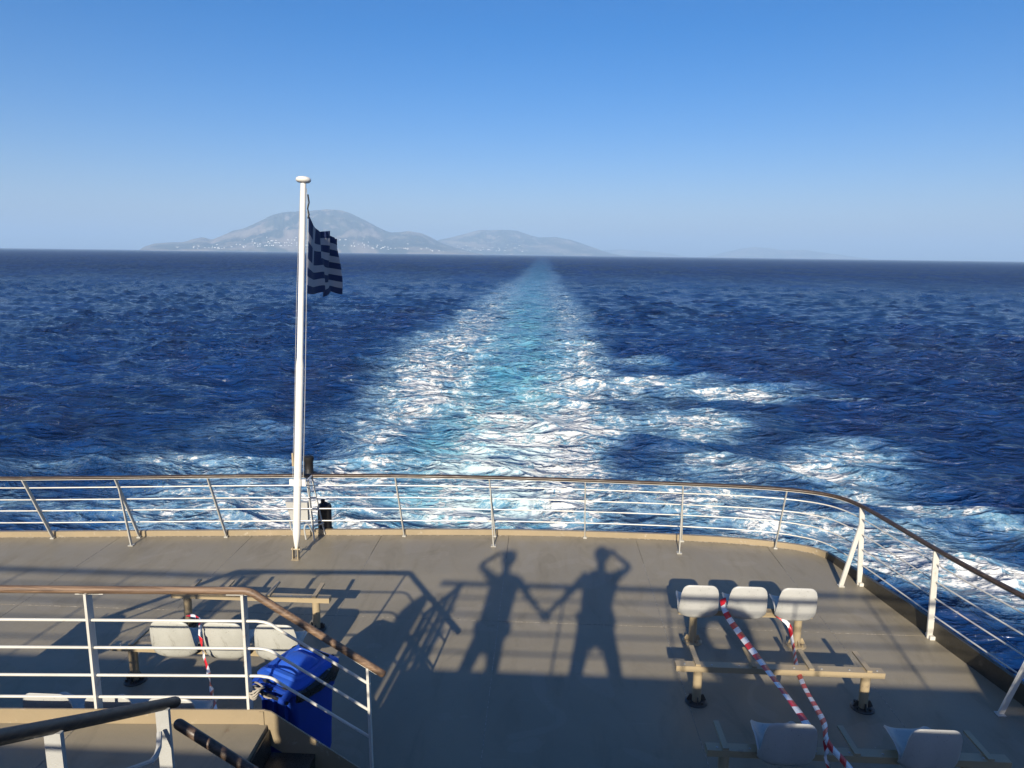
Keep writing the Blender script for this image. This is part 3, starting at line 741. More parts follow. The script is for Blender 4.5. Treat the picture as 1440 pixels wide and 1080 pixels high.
# ------------------------------------------------------------------ benches with bolted shell seats
def shell_mesh():
    # centre line of the shell in the y-z plane (y forward = the way the sitter faces), origin at beam top
    cp = [(-.214, .335), (-.222, .325), (-.222, .25), (-.215, .15), (-.205, .05), (-.190, -.02), (-.155, -.055), (-.10, -.045), (-.05, -.008), (.03, .014), (.12, .030), (.18, .038), (.205, .032), (.212, .010)]
    P = smoothpts([(0, y, z) for y, z in cp], 2)
    wid = lambda t: np.interp(t, [0, .03, .10, .30, .48, .62, .80, .95, 1.], [.175, .187, .198, .210, .216, .213, .200, .178, .135])
    dep = lambda t: np.interp(t, [0, .08, .25, .38, .48, .60, .72, .88, 1.], [.010, .018, .030, .045, .060, .110, .100, .055, .012])
    n = len(P); nu = 20
    cum = [0.]
    for a, b in zip(P, P[1:]): cum.append(cum[-1]+(b-a).length)
    bm = BM(); G = []
    for i, p in enumerate(P):
        t = cum[i]/cum[-1]; a = P[max(0, i-1)]; b = P[min(n-1, i+1)]; tg = (b-a).normalized(); nm = Vector((0, -tg.z, tg.y))
        if nm.z < 0 and nm.y < 0: nm = -nm
        nm = Vector((1, 0, 0)).cross(tg); row = []
        for j in range(nu+1):
            u = -1+2*j/nu
            k = dep(t)*abs(u)**3.4
            corner = .035*(max(0, abs(u)-.60)/.40)**2.6*max(0, 1-t/.16)
            row.append(bm.verts.new(p + Vector((u*wid(t)*(1-.04*abs(u)**6), 0, 0)) + nm*k*(1 if True else 0) - Vector((0, 0, corner))))
        G.append(row)
    for i in range(n-1):
        for j in range(nu): bm.faces.new((G[i][j], G[i][j+1], G[i+1][j+1], G[i+1][j]))
    # rolled rim: outward lip
    me = bpy.data.meshes.new('seat_shell'); bmesh.ops.recalc_face_normals(bm, faces=bm.faces[:])
    # give thickness
    bm.to_mesh(me); bm.free()
    me.polygons.foreach_set('use_smooth', [True]*len(me.polygons))
    return me
SHELL = shell_mesh(); SHELL.materials.append(M['shell'])
SHELL2 = SHELL.copy(); SHELL2.materials[0] = M['shellold']
def bench(label, Y, x0, x1, legs, arms, seats, old=False, dark=False, z=.385):
    t = thing('beam_bench', label, 'bench', ((x0+x1)/2, Y, 0), 'beam benches bolted to the stern deck')
    mat = 'bench'
    bm = BM(); box(bm, x0, x1, Y-.045, Y+.045, z-.055, z); bevel(bm, .005, 2); obj('beam', bm, mat, t)
    bm = BM()
    for x in np.arange(x0+.08, x1, .25): tube(bm, [(x, Y-.01, z), (x, Y-.01, z+.005)], .009, 6)
    pieces('bolt', bm, 'steel', t)
    for x in legs:
        bm = BM(); tube(bm, [(x, Y, .012), (x, Y, z-.056)], .042, 16); lg = obj('leg', bm, mat, t)
        bm = BM(); tube(bm, [(x, Y, .0), (x, Y, .008), (x, Y, .016)], .105, 20, rr=[1, 1, .9])
        for a in range(4):
            q = a*math.pi/2+.6; px, py = x+.078*math.cos(q), Y+.078*math.sin(q); tube(bm, [(px, py, .014), (px, py, .038)], .013, 6)
        for a in range(4):
            q = a*math.pi/2; bar(bm, (x+.07*math.cos(q), Y+.07*math.sin(q), .012), (x+.04*math.cos(q), Y+.04*math.sin(q), .07), .006, .05, (-math.sin(q), math.cos(q), 0))
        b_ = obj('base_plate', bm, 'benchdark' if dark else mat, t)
        b_.parent = lg; b_.matrix_parent_inverse = lg.matrix_parent_inverse.copy()
        b_.matrix_parent_inverse = Matrix()
    for x in arms:
        bm = BM(); bar(bm, (x, Y-.04, z+.010), (x, Y+.29, z+.010), .045, .018, (1, 0, 0)); bevel(bm, .003, 1); obj('cross_arm', bm, mat, t)
    for k, (x, rz) in enumerate(seats):
        o = bpy.data.objects.new('seat_shell', SHELL2 if old else SHELL); COL.objects.link(o)
        o.parent = t; o.matrix_parent_inverse = Matrix.Translation(-t.location); o.location = (x, Y+.02, z+.022); o.rotation_euler = (random.uniform(-.01, .01), 0, R(rz)); sd = o.modifiers.new('thick', 'SOLIDIFY'); sd.thickness = .014; sd.offset = 0; bv = o.modifiers.new('rim', 'BEVEL'); bv.width = .005; bv.segments = 2; bv.angle_limit = R(50)
        if x not in arms:
            bm = BM(); bar(bm, (x, Y-.04, z+.010), (x, Y+.24, z+.010), .045, .018, (1, 0, 0)); obj('cross_arm', bm, mat, t)
    return t
bench('bench with three clean pale plastic seats, nearest the right side of the stern rail', 7.15, 1.52, 2.93, (1.69, 2.80), (), ((1.70, 0), (2.20, 0), (2.71, 0)))
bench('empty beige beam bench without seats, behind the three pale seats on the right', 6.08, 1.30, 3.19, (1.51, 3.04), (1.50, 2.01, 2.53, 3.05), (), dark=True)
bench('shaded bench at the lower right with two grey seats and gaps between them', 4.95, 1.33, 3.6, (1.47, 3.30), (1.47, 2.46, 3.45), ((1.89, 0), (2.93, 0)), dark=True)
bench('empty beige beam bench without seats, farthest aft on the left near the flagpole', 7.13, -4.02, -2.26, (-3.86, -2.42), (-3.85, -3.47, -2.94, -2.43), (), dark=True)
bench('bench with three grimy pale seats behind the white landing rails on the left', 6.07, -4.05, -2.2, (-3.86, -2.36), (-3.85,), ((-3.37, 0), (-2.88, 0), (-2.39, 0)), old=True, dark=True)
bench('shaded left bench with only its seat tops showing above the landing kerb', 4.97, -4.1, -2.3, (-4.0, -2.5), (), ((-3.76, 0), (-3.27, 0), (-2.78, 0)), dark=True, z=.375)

# ------------------------------------------------------------------ barrier tape
def tape(label, pts, w=.07, seglen=.105, twist=None, sag=0):
    P = smoothpts(pts, 3)
    # resample
    q = [P[0]]; step = seglen/3.
    acc = 0
    for a, b in zip(P, P[1:]):
        d = (b-a).length; t = step-acc
        while t < d: q.append(a.lerp(b, t/d)); t += step
        acc = (acc+d) % step if t >= d else 0
        acc = d-(t-step)
    bm = BM(); prev = None; n = len(q)
    for i, p in enumerate(q):
        a = q[max(0, i-1)]; b = q[min(n-1, i+1)]; tg = (b-a).normalized()
        ang = twist(i/n) if twist else 0
        side = tg.cross(Vector((0, 0, 1)));
        if side.length < .3: side = Vector((1, 0, 0))
        side.normalize(); side = Quaternion(tg, ang) @ side
        ww = w/2*(1 if twist is None else 1)
        skew = tg*.018
        cur = (bm.verts.new(p-side*ww-skew), bm.verts.new(p+V(0, 0, .002)), bm.verts.new(p+side*ww+skew))
        if prev:
            for k in range(2):
                f = bm.faces.new((prev[k], prev[k+1], cur[k+1], cur[k])); f.material_index = (i//3) % 2
        prev = cur
    o = obj('barrier_tape', bm, ['red', 'tapewhite'], recalc=False); o.modifiers.new('t', 'SOLIDIFY').thickness = .001
    tag(o, label, 'barrier tape', 'red and white barrier tapes')
tape('wide red and white tape running down from between the first two right hand seats', [(1.98, 7.12, .52), (1.975, 7.0, .43), (2.00, 6.6, .445), (2.05, 5.97, .487), (2.07, 5.4, .555), (2.07, 4.95, .625), (2.06, 4.80, .60), (2.05, 4.85, .42)], .066, twist=lambda t: .3*math.sin(t*7))
tape('narrow red and white tape tied to a seat leg, trailing to the lower right', [(2.52, 7.05, .40), (2.60, 7.0, .36), (2.66, 6.98, .30), (2.66, 6.92, .2), (2.63, 6.75, .17), (2.45, 6.2, .317), (2.371, 5.8, .379), (2.285, 5.3, .513), (2.194, 4.9, .64), (2.11, 4.70, .677), (2.10, 4.55, .70), (2.11, 4.4, .735), (2.09, 4.1, .81)], .044, twist=lambda t: .5+.6*math.sin(t*9))
tape('short twisted end of red and white tape hanging straight down at the lower right', [(2.115, 4.7, .67), (2.10, 4.64, .62), (2.11, 4.61, .5), (2.13, 4.6, .35)], .04, twist=lambda t: 1.2*math.sin(t*8))
tape('crumpled red and white tape looped over the left seats, trailing down to the deck', [(-3.462, 6.35, .54), (-3.364, 6.3, .57), (-3.257, 6.2, .59), (-3.13, 6.0, .66), (-3.07, 5.86, .76), (-3.045, 5.80, .70), (-3.04, 5.79, .55), (-3.00, 5.77, .41), (-2.885, 5.6, .40), (-2.666, 5.2, .50), (-2.495, 4.9, .55)], .034, twist=lambda t: 1.3*math.sin(t*16))

# ------------------------------------------------------------------ blue wheelie bin
def wheelie_bin(loc, rz, label, lidlift=0.):
    t = thing('wheelie_bin', label, 'bin', loc)
    M_ = Matrix.Rotation(R(rz), 4, 'Z') @ Matrix.Diagonal((.92, .92, .97, 1)); T = Matrix.Translation(loc) @ M_
    def put(n, bm, mat, par=t, **k):
        bm.transform(T); return obj(n, bm, mat, par, **k)
    # body: local y+ = front, y- = handle side
    def ring(z, w, d0, d1, c=.05):
        pts = []
        for cx, cy, a0 in ((w-c, d1-c, 0), (-w+c, d1-c, 90), (-w+c, d0+c, 180), (w-c, d0+c, 270)):
            for k in range(4): q = R(a0+k*30); pts.append((cx+c*math.cos(q), cy+c*math.sin(q), z))
        return pts
    bm = BM(); rings = []
    for z, w, d0, d1 in ((.03, .175, -.17, .20), (.10, .185, -.20, .215), (.45, .205, -.235, .215), (.66, .215, -.25, .225), (.665, .228, -.262, .235), (.80, .232, -.268, .24), (.805, .245, -.28, .25), (.825, .245, -.28, .25), (.825, .215, -.25, .22), (.2, .18, -.2, .2)):
        rings.append([bm.verts.new(p) for p in ring(z, w, d0, d1)])
    for a, b in zip(rings, rings[1:]):
        for k in range(16): bm.faces.new((a[k], a[(k+1) % 16], b[(k+1) % 16], b[k]))
    bm.faces.new(rings[0][::-1]); bm.faces.new(rings[-1])
    put('body', bm, 'bluebin')
    bm = BM()
    for x in (-.13, .0, .13): box(bm, x-.008, x+.008, -.285, -.25, .56, .80)
    bm.transform(T); pieces('body_rib', bm, 'bluebin', t)
    # lid : slightly domed with raised centre
    bm = BM(); rings = []
    for z, w, d0, d1, c in ((.826, .256, -.245, .268, .06), (.85, .258, -.25, .272, .06), (.862, .245, -.235, .258, .06), (.866, .215, -.19, .235, .05), (.884, .20, -.175, .22, .05), (.885, .165, -.14, .18, .05), (.872, .160, -.135, .175, .05), (.873, .150, -.12, .14, .045), (.915, .120, -.085, .10, .04), (.920, .105, -.07, .08, .04)):
        rings.append([bm.verts.new(p) for p in ring(z, w, d0, d1, c)])
    for a, b in zip(rings, rings[1:]):
        for k in range(16): bm.faces.new((a[k], a[(k+1) % 16], b[(k+1) % 16], b[k]))
    bm.faces.new(rings[0][::-1]); bm.faces.new(rings[-1])
    bm.transform(Matrix.Translation((0, -.27, .83)) @ Matrix.Rotation(R(lidlift), 4, 'X') @ Matrix.Translation((0, .27, -.83)))
    lid = put('lid', bm, 'bluelid')
    bm = BM(); box(bm, -.17, .17, .19, .21, .884, .896); bevel(bm, .004, 1)
    bm.transform(Matrix.Translation((0, -.27, .83)) @ Matrix.Rotation(R(lidlift), 4, 'X') @ Matrix.Translation((0, .27, -.83)))
    q = put('lid_grip', bm, 'black', lid)
    bm = BM()
    for x in (-.19, .19):
        bar(bm, (x, -.24, .835), (x, -.335, .80), .05, .04, (1, 0, 0)); tube(bm, [(x-.035, -.345, .795), (x+.035, -.345, .795)], .026, 12)
    bm.transform(T); pieces('handle_lug', bm, 'bluebin', t)
    bm = BM(); tube(bm, [(-.24, -.345, .795), (.24, -.345, .795)], .014, 12); put('handle', bm, 'black')
    for x in (-.20, .20):
        bm = BM(); tube(bm, [(x-.022, -.215, .10), (x+.022, -.215, .10)], .10, 20); put('wheel', bm, 'black')
    bm = BM(); tube(bm, [(-.2, -.215, .10), (.2, -.215, .10)], .01, 8); put('axle', bm, 'steel')
    return t, T
bin_t, BT = wheelie_bin((-1.90, 5.10, 0), -27, 'blue plastic wheelie bin roped to the landing rail at the foot of the stairs', 2)
wheelie_bin((-4.98, 5.0, 0), 25, 'second blue wheelie bin beyond the left end of the landing', 3)
def liner():
    bm = BM(); rs = random.Random(3); n = 72
    G = []
    for lv in range(5):
        row = []
        for k in range(n):
            a = 2*math.pi*k/n; c, s = math.cos(a), math.sin(a)
            w = .255; d = .265
            sx = abs(c)**.5*(1 if c > 0 else -1)*w; sy = abs(s)**.5*(1 if s > 0 else -1)*d-.005
            side = .5+.5*math.sin(a*1+.2)
            if lv == 0: off, z = -.02, .80
            else:
                off = (.008, .03, .034, .020)[lv-1]*(.25+.75*min(1, max(0, 1.1*c+.9*s+.55)))-.012*(1-min(1, max(0, 1.1*c+.9*s+.55)))+.020*mnoise.noise(Vector((k*.45, lv*.7, 0)))
                z = (.835, .815, .77, .735)[lv-1]+.035*mnoise.noise(Vector((k*.33, lv*.3, 4))) + (.035 if (side > .6 and lv < 3) else 0)
            r_ = math.hypot(sx, sy); row.append(bm.verts.new((sx*(1+off/r_), sy*(1+off/r_), z)))
        G.append(row)
    for i in range(4):
        for k in range(n): bm.faces.new((G[i][k], G[i][(k+1) % n], G[i+1][(k+1) % n], G[i+1][k]))
    bm.transform(BT); o = obj('bin_liner', bm, 'blackrub'); tag(o, 'black plastic bin liner folded over the rim of the blue wheelie bin', 'bin bag')
liner()

# ------------------------------------------------------------------ stair landing (port of the camera, between decks)
LZ = .67; LX0, LX1, LY0, LY1 = -4.42, -1.96, 3.05, 4.62
def landing():
    bm = BM(); box(bm, LX0, LX1-.003, LY0, LY1-.012, LZ-.06, LZ)
    for v in bm.verts:
        if v.co.y > 4 and v.co.x < -3: v.co.y -= .135
    base = struct('stair_landing', bm, 'deck', smooth=False)
    bm = BM(); vs = [(LX0-.02, .785), (LX1-.01, .785)]
    # far kerb plate
    bar(bm, (LX0, LY1-.139, (LZ-.16+.785)/2), (LX1-.02, LY1-.004, (LZ-.16+.785)/2), .785-LZ+.16, .012, (0, 0, 1)); bevel(bm, .003, 1); obj('kerb_plate', bm, 'beige', base)
    bm = BM(); box(bm, -3.335, -3.325, LY0, LY1-.02, LZ+.0005, LZ+.003); obj('weld_seam', bm, 'seam', base)
    bm = BM(); box(bm, -2.02, -1.985, LY1-.02, LY1-.012, LZ, .775); obj('stiffener', bm, 'beige', base)
    # side stringers of both descending flights (mirror about x=-3.19)
    cxm = (LX0+LX1)/2
    for s in (1, -1):
        X = (lambda x: x) if s == 1 else (lambda x: 2*cxm-x)
        for yy in (LY1-.008, LY0+.02):
            bm = BM(); prof = [(LX1-.02, .785), (LX1+.03, .775), (LX1+1.18, -.0), (LX1+.80, -.0), (LX1-.02, .52)]
            a = [bm.verts.new((X(x), yy-.006, z)) for x, z in prof]; b = [bm.verts.new((X(x), yy+.006, z)) for x, z in prof]
            bm.faces.new(a); bm.faces.new(b[::-1])
            for i in range(5): bm.faces.new((a[i], a[(i+1) % 5], b[(i+1) % 5], b[i]))
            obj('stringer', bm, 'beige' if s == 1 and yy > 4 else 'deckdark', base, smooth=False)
        for k in (1, 2):
            x0 = LX1+.02+(k-1)*.33; z = LZ-.223*k
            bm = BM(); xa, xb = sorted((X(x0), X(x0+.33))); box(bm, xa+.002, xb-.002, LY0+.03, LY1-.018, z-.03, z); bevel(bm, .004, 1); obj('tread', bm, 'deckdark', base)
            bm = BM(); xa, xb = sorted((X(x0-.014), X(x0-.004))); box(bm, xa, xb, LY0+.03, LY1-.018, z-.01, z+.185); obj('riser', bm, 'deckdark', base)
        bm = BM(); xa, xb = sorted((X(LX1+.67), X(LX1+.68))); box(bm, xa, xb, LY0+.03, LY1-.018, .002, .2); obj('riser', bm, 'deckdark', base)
    bm = BM()
    for x in (LX0+.05, -3.2, LX1-.08):
        for y in (LY0+.08, LY1-.1): box(bm, x-.04, x+.04, y-.04, y+.04, 0, LZ-.06)
    pieces('support_leg', bm, 'deckdark', base)
    return base
landing()

def side_rail(s, Y, label, name='stair_railing', posts=(-3.21, -2.10), z_top=1.705, dark=False, half=False):
    """rail along the landing with a sloping flight end; s=+1 descends to the right"""
    cxm = (LX0+LX1)/2; X = (lambda x: x) if s == 1 else (lambda x: 2*cxm-x)
    t = thing(name, label, 'railing', (X(-2.1), Y, 0))
    left = cxm-.0 if s == -1 else cxm
    zs = z_top
    if not half:
        P = [(X(-3.19), Y, zs), (X(-2.22), Y, zs), (X(-2.10), Y, zs), (X(-2.04), Y, zs-.012), (X(-1.98), Y, zs-.055), (X(-1.09), Y, zs-.625)]
        P = [P[0]]+smoothpts(P[1:-1], 1)+[P[-1]]
        pp, rr = roundend(P, .02)
        rr[:5] = [1.]*5
    else:
        P = [(X(-1.86), Y, zs), (X(-1.09), Y, zs-.53)]; pp, rr = roundend(P, .03)
    yl = lambda x, y: y+(.055*(min(x, -2.0)+2.0) if y > 4 else 0)
    def skewobj(nm, bm, mt):
        for v in bm.verts: v.co.y = yl(v.co.x, v.co.y)
        return obj(nm, bm, mt, t)
    bm = BM(); tube(bm, pp, .028, 16, ry=.027, up=(0, 1, 0), rr=rr); skewobj('handrail', bm, 'wood' if not dark else 'woodxd')
    bm = BM()
    if not half: bar(bm, (X(-2.22), Y, zs-.027), (X(-2.05), Y, zs-.027), .03, .005, (0, 1, 0)); bar(bm, (X(-3.29), Y, zs-.028), (X(-3.12), Y, zs-.028), .03, .005, (0, 1, 0)) 
    bar(bm, (X(-1.36), Y, zs-.625+.175-.030), (X(-1.15), Y, zs-.625+.04-.030), .03, .005, (0, 1, 0))
    skewobj('rail_strip', bm, 'white')
    if not half:
        for k, z in enumerate((1.47, 1.255, 1.035, .86)):
            if k < 3:
                a = [(X(-3.19), Y, z), (X(-2.02), Y, z), (X(-1.93), Y, z-.01), (X(-1.86), Y, z-.06), (X(-1.205), Y, z-.47)]
                pts = [Vector(a[0])]+smoothpts(a[1:-1], 2)+[Vector(a[-1])]
            else: pts = [Vector((X(-3.19), Y, z)), Vector((X(-2.10), Y, z))]
            bm = BM(); tube(bm, pts, .0105, 8); skewobj('rail_bar', bm, 'white')
        for x in posts:
            bm = BM(); bar(bm, (X(x), Y, .60 if Y > 4 else LZ), (X(x), Y, zs-.02), .018, .07, (1, 0, 0)); bevel(bm, .002, 1); skewobj('rail_post', bm, 'white')
    bm = BM(); bar(bm, (X(-1.20), Y, 0.), (X(-1.215), Y, zs-.565), .018, .045, (1, 0, 0)); bevel(bm, .002, 1); obj('rail_post', bm, 'white', t)
    return t
side_rail(1, 4.65, 'white rail round the stair landing with brown handrail bending down to the right')
side_rail(-1, 4.65, 'left half of the landing rail, brown handrail running out of the picture on the left', posts=(-2.10,))
side_rail(1, 3.22, 'short dark handrail sloping down to the right at the very bottom of the picture', dark=True, half=True, z_top=1.70)

# upper flight: from the upper deck down to the landing
UZ = 2.45; UE = .45
def upper():
    bm = BM()
    box(bm, -10.9, -4.45, -7, UE, UZ-.12, UZ); box(bm, -1.95, 4.6, -7, UE, UZ-.12, UZ); box(bm, -4.449, -1.951, -7, .18, UZ-.12, UZ)
    up = struct('upper_deck', bm, 'deck', smooth=False)
    bm = BM(); box(bm, -10.9, -4.45, UE+.001, UE+.013, UZ-.12, UZ+.14); box(bm, -1.95, 3.70, UE+.001, UE+.013, UZ-.12, UZ+.14); obj('kerb', bm, 'beige', up)
    # unseen starboard plate, added with a raked edge to cast the diagonal deck shadow
    bm = BM(); prof = [(3.70, UZ), (3.71, UZ+.14), (3.90, UZ+.55), (4.15, UZ+1.05), (5.6, UZ+1.05), (5.6, UZ-.12), (4.61, UZ-.12), (4.61, UZ)]
    a = [bm.verts.new((x, UE+.015, z)) for x, z in prof]; b = [bm.verts.new((x, UE+.03, z)) for x, z in prof]
    bm.faces.new(a); bm.faces.new(b[::-1])
    for i in range(len(prof)): bm.faces.new((a[i], a[(i+1) % 8], b[(i+1) % 8], b[i]))
    obj('wing_shade_plate', bm, 'hull', up, smooth=False)
    # front bulkhead under the upper deck
    bm = BM(); box(bm, -10.9, 5.2, -2.2, -2.1, 0, UZ-.121); struct('bulkhead', bm, 'hull', smooth=False)
    # deckhouse added unseen behind the couple to cut sky fill, kept below the sun
    bm = BM(); box(bm, -10.5, 4.5, -18, -13.6, UZ+.002, 7.9); bevel(bm, .05, 2); dh = struct('sky_block_house', bm, 'hull', smooth=False)
    for xx in np.arange(-9.6, 4, 1.5):  # windows only dress the added block
        for zz in (3.7, 6.2):
            bm = BM(); box(bm, xx, xx+.85, -13.62, -13.575, zz, zz+.9); bevel(bm, .02, 1); obj('window', bm, 'black', dh)
    # upper railing
    t = thing('upper_railing', 'railing of the upper deck just below the viewer, where the couple stands', 'railing', (0, .3, UZ))
    def seg(x0, x1, posts, nm=''):
        bm = BM(); tube(bm, [(x0, .24, 3.50), (x1, .24, 3.50)], .033, 12, ry=.028, up=(0, 0, 1)); obj('handrail', bm, 'wood', t)
        for k in range(4):
            fr = (k+1)/5.; bm = BM(); y = UE-.01+( .24-UE)*fr; tube(bm, [(x0, y, UZ+.12+(.95)*fr), (x1, y, UZ+.12+.95*fr)], .011, 8); obj('rail_bar', bm, 'white', t)
        for x in posts:
            bm = BM(); bar(bm, (x, UE-.02, UZ), (x, .24, 3.48), .018, .05, (1, 0, 0)); obj('rail_post', bm, 'white', t)
    seg(-2.04, 3.95, (-1.80, -.46, .78, 2.0, 3.2))
    seg(-10.8, -4.42, (-4.7, -6.0, -7.4, -8.8))
    # flight
    st = BM(); z0, z1 = UZ, LZ; y0, y1 = .2, 3.02; n = 8
    base = None
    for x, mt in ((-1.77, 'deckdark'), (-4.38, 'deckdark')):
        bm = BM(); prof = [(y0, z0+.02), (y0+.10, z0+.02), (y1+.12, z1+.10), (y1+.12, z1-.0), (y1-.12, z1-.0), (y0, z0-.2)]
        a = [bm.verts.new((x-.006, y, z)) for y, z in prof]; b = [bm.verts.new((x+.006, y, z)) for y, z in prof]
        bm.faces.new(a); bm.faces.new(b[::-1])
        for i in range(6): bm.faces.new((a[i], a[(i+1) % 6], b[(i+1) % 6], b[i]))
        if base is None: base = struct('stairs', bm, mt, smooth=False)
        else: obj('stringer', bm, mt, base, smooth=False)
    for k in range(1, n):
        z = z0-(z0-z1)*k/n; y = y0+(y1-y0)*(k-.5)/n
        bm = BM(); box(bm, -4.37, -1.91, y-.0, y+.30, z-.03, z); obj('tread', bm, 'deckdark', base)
    def flight_rail(x, label, off=0):
        t = thing('stair_handrail', label, 'handrail', (x, 2, 1))
        A = [(x-.0, .26, 3.50), (x, .36, 3.46), (x, .48, 3.38), (x+.0, 3.07, 1.92)]
        pp, rr = roundend([A[0]]+smoothpts(A[1:-1], 1)+[A[-1]], .03); bm = BM(); tube(bm, pp, .029, 16, ry=.027, rr=rr); obj('handrail', bm, 'woody', t)
        f = lambda y: 1.92+(3.07-y)*(3.38-1.92)/(3.07-.48)
        for y in (.6, 1.4, 2.235, 2.93):
            zt = f(y)-.02; bm = BM(); bar(bm, (x+.005, y, zt-.95), (x+.005, y, zt), .062, .02, (1, 0, 0)); bevel(bm, .002, 1)
            bar(bm, (x, y-.10, zt+.052), (x, y+.04, zt-.026), .03, .006, (1, 0, 0)); obj('rail_post', bm, 'greypost', t)
        for dz in (-.27, -.52):
            g = lambda y: f(y)+dz
            bm = BM(); tube(bm, smoothpts([(x+.035, .3, g(.3)), (x+.035, 2.74, g(2.74)), (x+.035, 2.82, g(2.78)+.02), (x+.01, 2.88, g(2.78)+.08)], 1), .0125, 8); obj('rail_bar', bm, 'steel', t)
        return t
    flight_rail(-1.75, 'dark rounded handrail of the upper stairs crossing the lower left corner')
    flight_rail(-4.40, 'other handrail of the upper stairs, out of view on the left')
    # unseen box added at the stair head, shaped to cast the strip shadow
    L = thing('shade_box', 'unseen narrow grey box added at the stair head to cast the strip shadow', 'shade_box', (-2.18, .2, UZ))
    bm = BM(); vs = [(-2.33, UZ), (-2.09, UZ), (-2.09, 3.34), (-2.13, 3.36), (-2.26, 3.24), (-2.33, 3.12)]
    a = [bm.verts.new((x, .12, z)) for x, z in vs]; b = [bm.verts.new((x, .34, z)) for x, z in vs]
    bm.faces.new(a); bm.faces.new(b[::-1])
    for i in range(6): bm.faces.new((a[i], a[(i+1) % 6], b[(i+1) % 6], b[i]))
    bevel(bm, .01, 2); obj('shade_box_body', bm, 'greypost', L)
    bm = BM(); tube(bm, [(-2.1, .345, 2.9), (-2.1, .37, 2.9), (-2.1, .37, 3.0), (-2.1, .345, 3.0)], .006, 6); obj('latch', bm, 'steel', L)
    # lifebuoy hung on the upper rail
    c = V(1.31, .36, 3.0); lb = thing('lifebuoy', 'orange and white lifebuoy hanging on the upper railing', 'lifebuoy', c)
    bm = BM(); n = 40; m = 12; G = []
    for i in range(n):
        a = 2*math.pi*i/n; ctr = V(math.cos(a)*.25, 0, math.sin(a)*.25); G.append([bm.verts.new(c+ctr*(1+.50*math.cos(2*math.pi*j/m))+V(0, .055*math.sin(2*math.pi*j/m), 0)) for j in range(m)])
    for i in range(n):
        for j in range(m):
            f = bm.faces.new((G[i][j], G[i][(j+1) % m], G[(i+1) % n][(j+1) % m], G[(i+1) % n][j])); f.material_index = 1 if (i % 10) < 2 else 0
    obj('ring', bm, ['orange', 'white'], lb)
    bm = BM(); pts = []
    for i in range(41): a = 2*math.pi*i/40; rr_ = .39+.03*math.cos(4*a); pts.append(c+V(math.cos(a)*rr_, .03, math.sin(a)*rr_))
    tube(bm, pts, .005, 6); obj('grab_rope', bm, 'rope', lb)
upper()

# rope that ties the bin handle to the landing post
def rope():
    bm = BM(); p = V(-2.085, 4.66, .90); h = BT @ V(-.14, -.345, .795)
    for k in range(4):
        r_ = .035+.006*k; c = p+V(.01*k, -.0, -.03+.02*k)
        pts = [c+V(r_*math.cos(a)*1.0, r_*math.sin(a), .018*math.sin(a*2+k)) for a in np.linspace(0, 6.3, 18)]; tube(bm, pts, .007, 6)
    for k in range(3):
        mid = (p+h)/2+V(.02*k-.02, -.03, .04-.03*k); tube(bm, smoothpts([p+V(.02, -.03, .0+.01*k), mid, h+V(0, -.01, .015)], 2), .007, 6)
    for k in range(3):
        pts = [h+V(.012*k-.012, .026*math.cos(a), .026*math.sin(a)) for a in np.linspace(0, 6.3, 12)]; tube(bm, pts, .007, 6)
    h2 = BT @ V(.1, -.35, .80); tube(bm, smoothpts([h+V(0, 0, .02), (h+h2)/2+V(0, -.01, -.03), h2], 2), .007, 6)
    o = obj('rope', bm, 'rope'); tag(o, 'knotted dirty white rope tying the blue bin to the landing post', 'rope')
rope()

